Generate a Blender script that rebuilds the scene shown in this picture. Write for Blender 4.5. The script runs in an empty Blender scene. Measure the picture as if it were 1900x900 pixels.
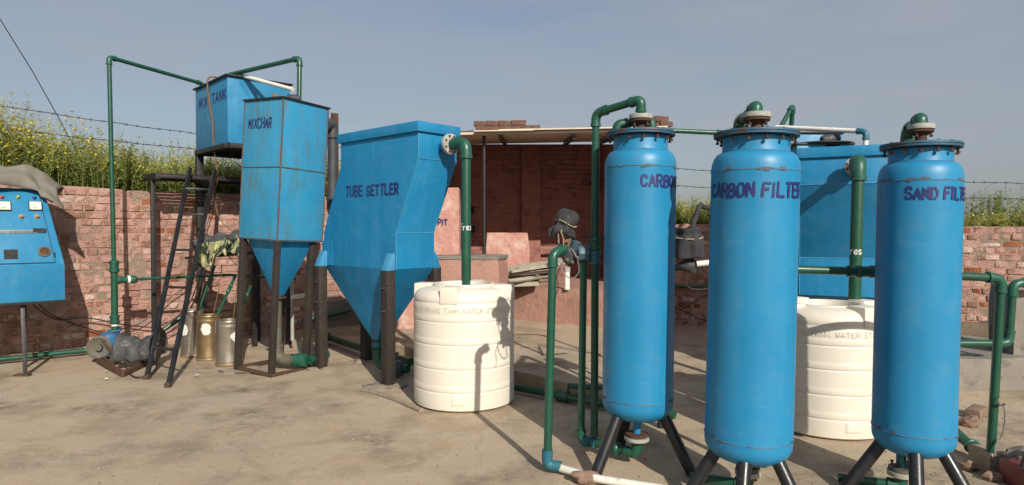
import bpy, bmesh, math, random
from mathutils import Vector, Matrix, noise
R = math.radians
random.seed(7)
scene = bpy.context.scene
COL = scene.collection

# ------------------------------------------------------------------ camera, sky, sun, exposure
F = 1200.0
HZ = 428.0
CAMZ = 1.5
cam_d = bpy.data.cameras.new('camera')
cam_d.sensor_width = 36.0
cam_d.lens = 36.0 * F / 1900.0
cam_d.clip_end = 3000
cam = bpy.data.objects.new('camera', cam_d)
COL.objects.link(cam)
PITCH = math.atan((450 - HZ) / F)
cam.location = (0, 0, CAMZ)
cam.rotation_euler = (R(90) - PITCH, 0, 0)
scene.camera = cam

SUN_DIR = Vector((0.375, -0.93, 0.61)).normalized()      # towards the sun
SUN_EL = math.asin(SUN_DIR.z)
SUN_AZ = math.atan2(SUN_DIR.x, SUN_DIR.y)
world = bpy.data.worlds.new('World')
scene.world = world
world.use_nodes = True
wn = world.node_tree.nodes
wl = world.node_tree.links
wn.clear()
w_out = wn.new('ShaderNodeOutputWorld')
w_bg = wn.new('ShaderNodeBackground')
w_bg.inputs['Strength'].default_value = 0.080
sky = wn.new('ShaderNodeTexSky')
sky.sky_type = 'NISHITA'
sky.sun_disc = False
sky.sun_elevation = SUN_EL
sky.sun_rotation = SUN_AZ
sky.air_density = 1.0
sky.dust_density = 2.6
sky.ozone_density = 1.0
# thin, streaky high cloud over the whole sky
w_tc = wn.new('ShaderNodeTexCoord')
w_map = wn.new('ShaderNodeMapping')
w_map.inputs['Scale'].default_value = (1.0, 1.6, 6.0)
w_map.inputs['Rotation'].default_value = (0.12, 0.22, 0.3)
w_no = wn.new('ShaderNodeTexNoise')
w_no.inputs['Scale'].default_value = 1.6
w_no.inputs['Detail'].default_value = 6
w_no.inputs['Roughness'].default_value = 0.55
w_rmp = wn.new('ShaderNodeMapRange')
w_rmp.inputs['From Min'].default_value = 0.35
w_rmp.inputs['From Max'].default_value = 0.7
w_rmp.inputs['To Min'].default_value = 0.30
w_rmp.inputs['To Max'].default_value = 0.95
w_mix = wn.new('ShaderNodeMix')
w_mix.data_type = 'RGBA'
w_mix.inputs['B'].default_value = (3.55, 3.82, 4.30, 1)
wl.new(w_tc.outputs['Generated'], w_map.inputs['Vector'])
wl.new(w_map.outputs['Vector'], w_no.inputs['Vector'])
wl.new(w_no.outputs['Fac'], w_rmp.inputs['Value'])
wl.new(w_rmp.outputs['Result'], w_mix.inputs['Factor'])
wl.new(sky.outputs['Color'], w_mix.inputs['A'])
wl.new(w_mix.outputs['Result'], w_bg.inputs['Color'])
wl.new(w_bg.outputs['Background'], w_out.inputs['Surface'])

sun_d = bpy.data.lights.new('sun', 'SUN')
sun_d.energy = 3.9
sun_d.angle = R(0.55)
sun_d.color = (1.0, 0.93, 0.82)
sun = bpy.data.objects.new('sun', sun_d)
sun.rotation_euler = (-SUN_DIR).to_track_quat('-Z', 'Y').to_euler()
COL.objects.link(sun)

scene.view_settings.view_transform = 'Standard'
scene.view_settings.look = 'None'
scene.view_settings.exposure = 0.40
scene.view_settings.gamma = 1.0
scene.view_settings.use_curve_mapping = False
scene.render.resolution_x = 1024
scene.render.resolution_y = 485

# ------------------------------------------------------------------ measuring the place from the photograph
_fw = Vector((0, math.cos(PITCH), -math.sin(PITCH)))
_up = Vector((0, math.sin(PITCH), math.cos(PITCH)))
_rt = Vector((1, 0, 0))
_C = Vector((0, 0, CAMZ))

def ray(px, py):
    return _fw + _rt * ((px - 950) / F) + _up * ((450 - py) / F)

def P(px, py, d):                       # the point d metres ahead seen in that direction
    v = ray(px, py)
    return _C + v * (d / v.y)

def G(px, py, z=0.0):                   # the point of the level z seen in that direction
    v = ray(px, py)
    return _C + v * ((z - CAMZ) / v.z)

def lerp(a, b, t):
    return a + (b - a) * t

# ------------------------------------------------------------------ materials
def new_mat(name):
    m = bpy.data.materials.new(name)
    m.use_nodes = True
    nt = m.node_tree
    b = nt.nodes['Principled BSDF']
    return m, nt, b

def _noise(nt, scale, detail=5, rough=0.6, coord='Object', vscale=None, dist=0.0):
    tc = nt.nodes.new('ShaderNodeTexCoord')
    n = nt.nodes.new('ShaderNodeTexNoise')
    n.inputs['Scale'].default_value = scale
    n.inputs['Detail'].default_value = detail
    n.inputs['Roughness'].default_value = rough
    n.inputs['Distortion'].default_value = dist
    src = tc.outputs[coord]
    if coord == 'World':
        pass
    if vscale:
        mp = nt.nodes.new('ShaderNodeMapping')
        mp.inputs['Scale'].default_value = vscale
        nt.links.new(src, mp.inputs['Vector'])
        src = mp.outputs['Vector']
    nt.links.new(src, n.inputs['Vector'])
    return n.outputs['Fac']

def _range(nt, sock, a, b, c=0.0, d=1.0):
    r = nt.nodes.new('ShaderNodeMapRange')
    r.inputs['From Min'].default_value = a
    r.inputs['From Max'].default_value = b
    r.inputs['To Min'].default_value = c
    r.inputs['To Max'].default_value = d
    nt.links.new(sock, r.inputs['Value'])
    return r.outputs['Result']

def _mix(nt, fac, a, b):
    m = nt.nodes.new('ShaderNodeMix')
    m.data_type = 'RGBA'
    for key, v in (('A', a), ('B', b)):
        if isinstance(v, tuple):
            m.inputs[key].default_value = v + (1,) if len(v) == 3 else v
        else:
            nt.links.new(v, m.inputs[key])
    if isinstance(fac, float):
        m.inputs['Factor'].default_value = fac
    else:
        nt.links.new(fac, m.inputs['Factor'])
    return m.outputs['Result']

def _mul(nt, a, b):
    m = nt.nodes.new('ShaderNodeMath')
    m.operation = 'MULTIPLY'
    for i, v in enumerate((a, b)):
        if isinstance(v, float):
            m.inputs[i].default_value = v
        else:
            nt.links.new(v, m.inputs[i])
    return m.outputs[0]

def _bump(nt, b, sock, strength, dist=0.01):
    bp = nt.nodes.new('ShaderNodeBump')
    bp.inputs['Strength'].default_value = strength
    bp.inputs['Distance'].default_value = dist
    nt.links.new(sock, bp.inputs['Height'])
    nt.links.new(bp.outputs['Normal'], b.inputs['Normal'])

def plain(name, c1, c2=None, scale=6.0, rough=0.6, metal=0.0, bump=0.15, spots=None, spot_at=(0.62, 0.68), spot_scale=14, bdist=0.004, vscale=None):
    m, nt, b = new_mat(name)
    c2 = c2 or tuple(x * 0.75 for x in c1)
    col = _mix(nt, _range(nt, _noise(nt, scale, vscale=vscale), 0.3, 0.7), c1, c2)
    if spots:
        col = _mix(nt, _range(nt, _noise(nt, spot_scale, 6, 0.65), spot_at[0], spot_at[1]), col, spots)
    nt.links.new(col, b.inputs['Base Color'])
    b.inputs['Metallic'].default_value = metal
    nt.links.new(_range(nt, _noise(nt, scale * 2.3), 0.3, 0.7, rough - 0.08, min(1, rough + 0.1)), b.inputs['Roughness'])
    if bump:
        _bump(nt, b, _noise(nt, scale * 5, 6), bump, bdist)
    return m

def blue_paint(name, c1, c2, wear=0.0, streak=0.0, rough=0.38, buckle=0.32):
    m, nt, b = new_mat(name)
    col = _mix(nt, _range(nt, _noise(nt, 1.6, 4), 0.3, 0.7), c1, c2)
    # chalky faded runs, rain washed down the sheet
    runs = _range(nt, _noise(nt, 1.0, 6, 0.6, vscale=(9, 9, 0.7)), 0.45, 0.8, 0.0, 0.35)
    col = _mix(nt, runs, col, (0.055, 0.26, 0.48))
    if streak:
        rs = _range(nt, _noise(nt, 1.0, 8, 0.7, vscale=(22, 22, 2.2)), 0.46, 0.64)
        where = _range(nt, _noise(nt, 2.4, 4), 0.40, 0.56)
        col = _mix(nt, _mul(nt, _mul(nt, rs, where), streak), col, (0.10, 0.13, 0.075))
    dirt = _range(nt, _noise(nt, 9, 8, 0.7), 0.54, 0.74, 0.0, 0.34)
    col = _mix(nt, dirt, col, (0.12, 0.22, 0.28))
    scuff = _range(nt, _noise(nt, 1.0, 8, 0.75, vscale=(3, 3, 11)), 0.60, 0.72, 0.0, 0.30)
    col = _mix(nt, scuff, col, (0.12, 0.30, 0.46))
    brown = _mul(nt, _range(nt, _noise(nt, 1.0, 7, 0.7, vscale=(16, 16, 1.3)), 0.60, 0.76), _range(nt, _noise(nt, 1.3, 3), 0.52, 0.64))
    col = _mix(nt, _mul(nt, brown, 0.45), col, (0.11, 0.10, 0.075))
    chips = _range(nt, _noise(nt, 60, 5, 0.7, vscale=(1, 1, 0.45)), 0.72 - wear, 0.76 - wear)
    col = _mix(nt, chips, col, (0.07, 0.035, 0.018))
    nt.links.new(col, b.inputs['Base Color'])
    nt.links.new(_range(nt, _noise(nt, 5), 0.3, 0.7, rough - 0.07, rough + 0.14), b.inputs['Roughness'])
    hb = nt.nodes.new('ShaderNodeMath')
    hb.operation = 'ADD'
    nt.links.new(_noise(nt, 1.7, 3), hb.inputs[0])
    nt.links.new(_mul(nt, _noise(nt, 26, 5), 0.03), hb.inputs[1])
    _bump(nt, b, hb.outputs[0], buckle, 0.06)
    return m

M = {}
M['tank_blue'] = blue_paint('tank_blue', (0.006, 0.170, 0.355), (0.010, 0.195, 0.39))
M['filter_blue'] = blue_paint('filter_blue', (0.007, 0.185, 0.37), (0.014, 0.215, 0.41), wear=0.015, rough=0.42, buckle=0.12)
M['old_blue'] = blue_paint('old_blue', (0.014, 0.225, 0.43), (0.035, 0.27, 0.45), wear=0.06, streak=0.7, rough=0.5)
M['panel_blue'] = blue_paint('panel_blue', (0.010, 0.170, 0.345), (0.020, 0.20, 0.37), wear=0.0, rough=0.42)
M['weld_blue'] = plain('weld_blue', (0.05, 0.22, 0.42), (0.10, 0.12, 0.12), 30, 0.6, spots=(0.13, 0.06, 0.03), spot_at=(0.5, 0.62), spot_scale=22)
M['seam_rust'] = plain('seam_rust', (0.10, 0.075, 0.05), (0.05, 0.12, 0.19), 45, 0.8, bump=0, spots=(0.15, 0.08, 0.04), spot_at=(0.52, 0.62), spot_scale=60)
M['old_seam'] = plain('old_seam', (0.045, 0.11, 0.15), (0.05, 0.06, 0.055), 20, 0.75, spots=(0.11, 0.05, 0.025), spot_at=(0.46, 0.56), spot_scale=18)
M['edge_blue'] = plain('edge_blue', (0.07, 0.27, 0.46), (0.03, 0.21, 0.40), 9, 0.5)
M['green_pipe'] = plain('green_pipe', (0.008, 0.060, 0.034), (0.013, 0.078, 0.046), 7, 0.36, bump=0.08, spots=(0.10, 0.16, 0.12), spot_at=(0.66, 0.78))
M['green_fitting'] = plain('green_fitting', (0.009, 0.072, 0.044), (0.014, 0.088, 0.058), 9, 0.4, bump=0.08, spots=(0.13, 0.17, 0.14), spot_at=(0.6, 0.74))
M['blue_fitting'] = plain('blue_fitting', (0.015, 0.10, 0.17), (0.02, 0.13, 0.15), 12, 0.45)
M['black_iron'] = plain('black_iron', (0.010, 0.010, 0.011), (0.022, 0.020, 0.019), 10, 0.5, spots=(0.075, 0.045, 0.028), spot_at=(0.60, 0.70), spot_scale=16)
M['scuffed_iron'] = plain('scuffed_iron', (0.016, 0.013, 0.011), (0.035, 0.027, 0.02), 12, 0.6, spots=(0.085, 0.06, 0.042), spot_at=(0.54, 0.74), spot_scale=60, vscale=(1, 1, 0.3))
M['black_paint'] = plain('black_paint', (0.008, 0.009, 0.012), (0.02, 0.02, 0.022), 8, 0.32, spots=(0.09, 0.07, 0.05), spot_at=(0.62, 0.72), spot_scale=24, vscale=(1, 1, 0.4))
M['rust'] = plain('rust', (0.10, 0.045, 0.022), (0.045, 0.024, 0.015), 18, 0.85, spots=(0.17, 0.08, 0.035), bump=0.4)
M['rust_flange'] = plain('rust_flange', (0.014, 0.10, 0.19), (0.035, 0.065, 0.085), 12, 0.6, spots=(0.085, 0.045, 0.026), spot_at=(0.52, 0.60), spot_scale=12)
def plastic_mat():
    m, nt, b = new_mat('white_plastic')
    c = _mix(nt, _range(nt, _noise(nt, 2.2, 4), 0.3, 0.7), (0.70, 0.655, 0.57), (0.64, 0.59, 0.50))
    runs = _mul(nt, _range(nt, _noise(nt, 1.0, 7, 0.7, vscale=(14, 14, 1.0)), 0.54, 0.74), _range(nt, _noise(nt, 1.6, 3), 0.42, 0.62))
    c = _mix(nt, _mul(nt, runs, 0.45), c, (0.46, 0.37, 0.26))
    c = _mix(nt, _range(nt, _noise(nt, 7, 8, 0.75), 0.58, 0.74, 0.0, 0.4), c, (0.56, 0.49, 0.39))
    c = _mix(nt, _range(nt, _noise(nt, 50, 3, 0.6), 0.72, 0.75, 0.0, 0.7), c, (0.28, 0.22, 0.16))
    nt.links.new(c, b.inputs['Base Color'])
    nt.links.new(_range(nt, _noise(nt, 4), 0.3, 0.7, 0.38, 0.6), b.inputs['Roughness'])
    _bump(nt, b, _noise(nt, 6, 5), 0.12, 0.02)
    return m
M['white_plastic'] = plastic_mat()
M['plastic_print'] = plain('plastic_print', (0.60, 0.53, 0.41), (0.68, 0.63, 0.54), 30, 0.5, bump=0)
M['white_pvc'] = plain('white_pvc', (0.74, 0.73, 0.68), (0.62, 0.60, 0.53), 5, 0.42, bump=0.05, spots=(0.25, 0.32, 0.22), spot_at=(0.60, 0.75), spot_scale=10)
M['grey_gasket'] = plain('grey_gasket', (0.40, 0.41, 0.36), (0.29, 0.29, 0.25), 16, 0.6, spots=(0.20, 0.15, 0.10), spot_at=(0.6, 0.72))
M['steel'] = plain('steel', (0.50, 0.46, 0.40), (0.40, 0.36, 0.30), 4, 0.34, 0.85, bump=0.05, spots=(0.24, 0.19, 0.13), spot_at=(0.62, 0.8), vscale=(3, 3, 0.6))
M['brass_steel'] = plain('brass_steel', (0.42, 0.31, 0.17), (0.34, 0.25, 0.14), 4, 0.36, 0.8, bump=0.05, spots=(0.20, 0.14, 0.08), spot_at=(0.62, 0.8), vscale=(3, 3, 0.6))
M['can_rim'] = plain('can_rim', (0.34, 0.25, 0.15), (0.24, 0.16, 0.09), 15, 0.5, 0.5)
M['white_label'] = plain('white_label', (0.70, 0.68, 0.62), (0.50, 0.49, 0.45), 22, 0.8, bump=0.1)
M['navy_paint'] = plain('navy_paint', (0.010, 0.014, 0.105), (0.022, 0.022, 0.14), 26, 0.55, bump=0, spots=(0.03, 0.12, 0.36), spot_at=(0.68, 0.80), spot_scale=45)
M['white_paint'] = plain('white_paint', (0.8, 0.8, 0.78), None, 20, 0.5, bump=0)
M['dark_paint'] = plain('dark_paint', (0.022, 0.014, 0.022), (0.05, 0.03, 0.035), 20, 0.8, bump=0)
M['rope'] = plain('rope', (0.22, 0.12, 0.055), (0.13, 0.07, 0.035), 60, 0.9, bump=0.5)
M['pale_rope'] = plain('pale_rope', (0.38, 0.32, 0.22), (0.24, 0.20, 0.13), 60, 0.9, bump=0.5)
M['cable'] = plain('cable', (0.014, 0.010, 0.012), (0.035, 0.022, 0.02), 20, 0.55, bump=0)
M['grey_cable'] = plain('grey_cable', (0.20, 0.19, 0.18), (0.12, 0.11, 0.10), 20, 0.55, bump=0)
M['wire'] = plain('wire', (0.045, 0.04, 0.038), (0.02, 0.018, 0.018), 20, 0.7, 0.3, bump=0)
M['tarp'] = plain('tarp', (0.20, 0.185, 0.150), (0.145, 0.132, 0.108), 5, 0.85, bump=0.35, bdist=0.01)
M['rubber'] = plain('rubber', (0.062, 0.064, 0.064), (0.036, 0.038, 0.038), 5, 0.7, bump=0.2, spots=(0.17, 0.16, 0.14), spot_at=(0.56, 0.7), vscale=(4, 4, 0.8))
M['black_cloth'] = plain('black_cloth', (0.020, 0.020, 0.023), (0.042, 0.042, 0.046), 9, 0.85, bump=0.4, bdist=0.01)
M['camo'] = plain('camo', (0.30, 0.32, 0.13), (0.46, 0.45, 0.27), 9, 0.75, spots=(0.015, 0.028, 0.014), spot_at=(0.52, 0.55), spot_scale=7)
M['pump_blue'] = plain('pump_blue', (0.018, 0.11, 0.24), (0.03, 0.14, 0.28), 9, 0.5, spots=(0.09, 0.055, 0.035), spot_at=(0.54, 0.62), spot_scale=14)
M['pump_grey'] = plain('pump_grey', (0.055, 0.10, 0.13), (0.035, 0.07, 0.10), 14, 0.5, spots=(0.09, 0.07, 0.05), spot_at=(0.6, 0.7))
M['cast_grey'] = plain('cast_grey', (0.075, 0.075, 0.058), (0.115, 0.095, 0.068), 14, 0.65, spots=(0.03, 0.10, 0.13), spot_at=(0.6, 0.66))
M['pink_plaster'] = plain('pink_plaster', (0.50, 0.265, 0.215), (0.44, 0.215, 0.17), 2.2, 0.9, spots=(0.60, 0.45, 0.37), spot_at=(0.50, 0.72), spot_scale=5, bump=0.9, bdist=0.03)
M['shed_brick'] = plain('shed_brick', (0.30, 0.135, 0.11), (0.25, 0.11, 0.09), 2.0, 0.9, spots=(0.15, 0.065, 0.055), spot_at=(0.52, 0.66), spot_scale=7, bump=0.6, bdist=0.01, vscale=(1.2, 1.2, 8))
M['old_plaster'] = plain('old_plaster', (0.42, 0.235, 0.185), (0.33, 0.18, 0.14), 3.0, 0.92, spots=(0.20, 0.15, 0.115), spot_at=(0.54, 0.70), spot_scale=5, bump=0.8, bdist=0.02)
M['concrete'] = plain('concrete', (0.30, 0.245, 0.185), (0.22, 0.175, 0.13), 4, 0.92, spots=(0.14, 0.115, 0.09), spot_at=(0.56, 0.72), spot_scale=7, bump=0.7, bdist=0.012)
M['grey_concrete'] = plain('grey_concrete', (0.24, 0.215, 0.185), (0.17, 0.15, 0.125), 4, 0.92, spots=(0.10, 0.09, 0.075), spot_at=(0.56, 0.72), spot_scale=9, bump=0.7, bdist=0.012)
M['asbestos'] = plain('asbestos', (0.36, 0.32, 0.26), (0.26, 0.23, 0.18), 6, 0.9, spots=(0.12, 0.10, 0.08), spot_at=(0.56, 0.7), spot_scale=9, bump=0.4)
M['roof_cream'] = plain('roof_cream', (0.60, 0.52, 0.40), (0.50, 0.43, 0.33), 5, 0.85, bump=0.3)
M['roof_brick'] = plain('roof_brick', (0.125, 0.062, 0.047), (0.09, 0.05, 0.04), 9, 0.92, spots=(0.25, 0.16, 0.12), spot_at=(0.56, 0.72), bump=0.7, bdist=0.01)
M['brick'] = plain('brick', (0.27, 0.085, 0.045), (0.20, 0.075, 0.045), 9, 0.92, spots=(0.30, 0.19, 0.14), spot_at=(0.56, 0.72), bump=0.7, bdist=0.01)
M['stone'] = plain('stone', (0.24, 0.15, 0.105), (0.17, 0.12, 0.09), 9, 0.92, bump=0.7, bdist=0.01)
M['wood'] = plain('wood', (0.36, 0.28, 0.19), (0.22, 0.16, 0.10), 14, 0.85, bump=0.3)
M['dark_hole'] = plain('dark_hole', (0.012, 0.012, 0.012), None, 10, 0.7, bump=0)
M['dial_white'] = plain('dial_white', (0.72, 0.68, 0.50), (0.78, 0.74, 0.62), 20, 0.3, bump=0)
M['lamp_red'] = plain('lamp_red', (0.42, 0.035, 0.02), None, 20, 0.25, bump=0)
M['lamp_green'] = plain('lamp_green', (0.30, 0.36, 0.02), None, 20, 0.25, bump=0)
M['lamp_blue'] = plain('lamp_blue', (0.01, 0.05, 0.18), None, 20, 0.25, bump=0)
M['knob_tan'] = plain('knob_tan', (0.40, 0.23, 0.10), (0.25, 0.15, 0.08), 30, 0.5, bump=0)
M['grey_strip'] = plain('grey_strip', (0.24, 0.27, 0.27), (0.17, 0.19, 0.19), 30, 0.45, bump=0)
M['red_paint'] = plain('red_paint', (0.19, 0.035, 0.032), (0.12, 0.03, 0.03), 14, 0.5, spots=(0.10, 0.07, 0.06), spot_at=(0.6, 0.7))
M['paper'] = plain('paper', (0.75, 0.72, 0.68), (0.60, 0.45, 0.42), 60, 0.8, bump=0)
M['soil'] = plain('soil', (0.145, 0.105, 0.065), (0.10, 0.075, 0.045), 3, 0.95, bump=0.8, bdist=0.03)
M['slate_grey'] = plain('slate_grey', (0.060, 0.062, 0.066), (0.035, 0.036, 0.04), 7, 0.55, spots=(0.12, 0.11, 0.10), spot_at=(0.6, 0.72))

def leafy(name, col, col2, trans=0.35):
    m, nt, b = new_mat(name)
    at = nt.nodes.new('ShaderNodeAttribute')
    at.attribute_name = 'tint'
    sep = nt.nodes.new('ShaderNodeSeparateColor')
    nt.links.new(at.outputs['Color'], sep.inputs['Color'])
    c = _mix(nt, sep.outputs[0], col, col2)
    nt.links.new(c, b.inputs['Base Color'])
    b.inputs['Roughness'].default_value = 0.65
    b.inputs['Specular IOR Level'].default_value = 0.2
    tr = nt.nodes.new('ShaderNodeBsdfTranslucent')
    nt.links.new(c, tr.inputs['Color'])
    mx = nt.nodes.new('ShaderNodeMixShader')
    mx.inputs['Fac'].default_value = trans
    out = nt.nodes['Material Output']
    nt.links.new(b.outputs[0], mx.inputs[1])
    nt.links.new(tr.outputs[0], mx.inputs[2])
    nt.links.new(mx.outputs[0], out.inputs['Surface'])
    return m
M['crop_leaf'] = leafy('crop_leaf', (0.145, 0.20, 0.040), (0.28, 0.325, 0.08), 0.5)
M['crop_stem'] = leafy('crop_stem', (0.20, 0.23, 0.07), (0.30, 0.32, 0.13), 0.3)
M['crop_flower'] = leafy('crop_flower', (0.62, 0.47, 0.015), (0.70, 0.58, 0.06), 0.3)

def wall_mat():
    m, nt, b = new_mat('painted_brickwork')
    at = nt.nodes.new('ShaderNodeAttribute')
    at.attribute_name = 'tint'
    sep = nt.nodes.new('ShaderNodeSeparateColor')
    nt.links.new(at.outputs['Color'], sep.inputs['Color'])
    tone, mortar, bare = sep.outputs[0], sep.outputs[1], sep.outputs[2]
    pink = _mix(nt, tone, (0.43, 0.225, 0.185), (0.57, 0.345, 0.285))
    pale = _range(nt, _noise(nt, 3.4, 7, 0.68), 0.50, 0.66)
    pink = _mix(nt, _mul(nt, pale, 0.6), pink, (0.58, 0.42, 0.34))
    pink = _mix(nt, _range(nt, tone, 0.86, 0.9, 0.0, 0.65), pink, (0.66, 0.55, 0.47))
    raw = _mix(nt, tone, (0.26, 0.075, 0.030), (0.36, 0.13, 0.055))
    flaked = _range(nt, _noise(nt, 5.5, 8, 0.72), 0.52, 0.565)
    dirt = _mix(nt, _noise(nt, 24, 5), (0.25, 0.175, 0.125), (0.36, 0.26, 0.19))
    col = _mix(nt, flaked, pink, _mix(nt, _noise(nt, 2.0, 3), raw, dirt))
    col = _mix(nt, bare, col, raw)
    mort = _mix(nt, _range(nt, _noise(nt, 4, 7, 0.72), 0.44, 0.54), (0.29, 0.225, 0.17), pink)
    col = _mix(nt, mortar, col, mort)
    grime = _range(nt, _noise(nt, 1.3, 5, 0.6), 0.54, 0.78, 0.0, 0.5)
    col = _mix(nt, grime, col, (0.24, 0.155, 0.12))
    fine = _range(nt, _noise(nt, 60, 4, 0.7), 0.45, 0.8, 0.0, 0.35)
    col = _mix(nt, fine, col, (0.22, 0.14, 0.11))
    nt.links.new(col, b.inputs['Base Color'])
    b.inputs['Roughness'].default_value = 0.93
    h = nt.nodes.new('ShaderNodeMath')
    h.operation = 'ADD'
    nt.links.new(_noise(nt, 14, 8, 0.7), h.inputs[0])
    nt.links.new(_noise(nt, 45, 6, 0.7), h.inputs[1])
    _bump(nt, b, h.outputs[0], 1.0, 0.026)
    return m
M['wall'] = wall_mat()

def ground_mat():
    m, nt, b = new_mat('yard_concrete')
    c = _mix(nt, _range(nt, _noise(nt, 0.55, 6, 0.6), 0.35, 0.66), (0.435, 0.34, 0.235), (0.365, 0.295, 0.21))
    c = _mix(nt, _range(nt, _noise(nt, 1.9, 7, 0.65, dist=0.4), 0.48, 0.66, 0.0, 0.7), c, (0.235, 0.175, 0.115))
    c = _mix(nt, _range(nt, _noise(nt, 1.1, 6, 0.6, dist=0.6), 0.57, 0.68, 0.0, 0.7), c, (0.40, 0.35, 0.285))
    blot = _mul(nt, _range(nt, _noise(nt, 1.2, 3, 0.5), 0.49, 0.64), _range(nt, _noise(nt, 7, 9, 0.8), 0.40, 0.60))
    c = _mix(nt, _mul(nt, blot, 0.85), c, (0.125, 0.095, 0.065))
    c = _mix(nt, _range(nt, _noise(nt, 2.7, 5, 0.6), 0.56, 0.74, 0.0, 0.5), c, (0.43, 0.28, 0.165))
    c = _mix(nt, _range(nt, _noise(nt, 55, 5, 0.7), 0.50, 0.80, 0.0, 0.45), c, (0.20, 0.155, 0.11))
    tc = nt.nodes.new('ShaderNodeTexCoord')
    wob = nt.nodes.new('ShaderNodeTexNoise')
    wob.inputs['Scale'].default_value = 2.5
    wob.inputs['Detail'].default_value = 5
    nt.links.new(tc.outputs['Object'], wob.inputs['Vector'])
    ad = nt.nodes.new('ShaderNodeVectorMath')
    ad.operation = 'MULTIPLY_ADD'
    nt.links.new(wob.outputs['Color'], ad.inputs[0])
    ad.inputs[1].default_value = (0.5, 0.5, 0.5)
    nt.links.new(tc.outputs['Object'], ad.inputs[2])
    vo = nt.nodes.new('ShaderNodeTexVoronoi')
    vo.feature = 'DISTANCE_TO_EDGE'
    vo.inputs['Scale'].default_value = 0.42
    nt.links.new(ad.outputs[0], vo.inputs['Vector'])
    crack = _mul(nt, _range(nt, vo.outputs['Distance'], 0.0, 0.006, 1.0, 0.0), _range(nt, _noise(nt, 0.8, 3), 0.5, 0.6))
    c = _mix(nt, _mul(nt, crack, 0.35), c, (0.09, 0.068, 0.048))
    specks = _range(nt, _noise(nt, 30, 2, 0.5), 0.745, 0.76)
    c = _mix(nt, specks, c, (0.07, 0.055, 0.04))
    nt.links.new(c, b.inputs['Base Color'])
    nt.links.new(_range(nt, _noise(nt, 3), 0.3, 0.7, 0.72, 0.95), b.inputs['Roughness'])
    h = nt.nodes.new('ShaderNodeMath')
    h.operation = 'ADD'
    nt.links.new(_noise(nt, 5, 8, 0.65), h.inputs[0])
    nt.links.new(_mul(nt, _noise(nt, 40, 6, 0.7), 0.35), h.inputs[1])
    _bump(nt, b, h.outputs[0], 0.45, 0.022)
    return m
M['ground'] = ground_mat()

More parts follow.
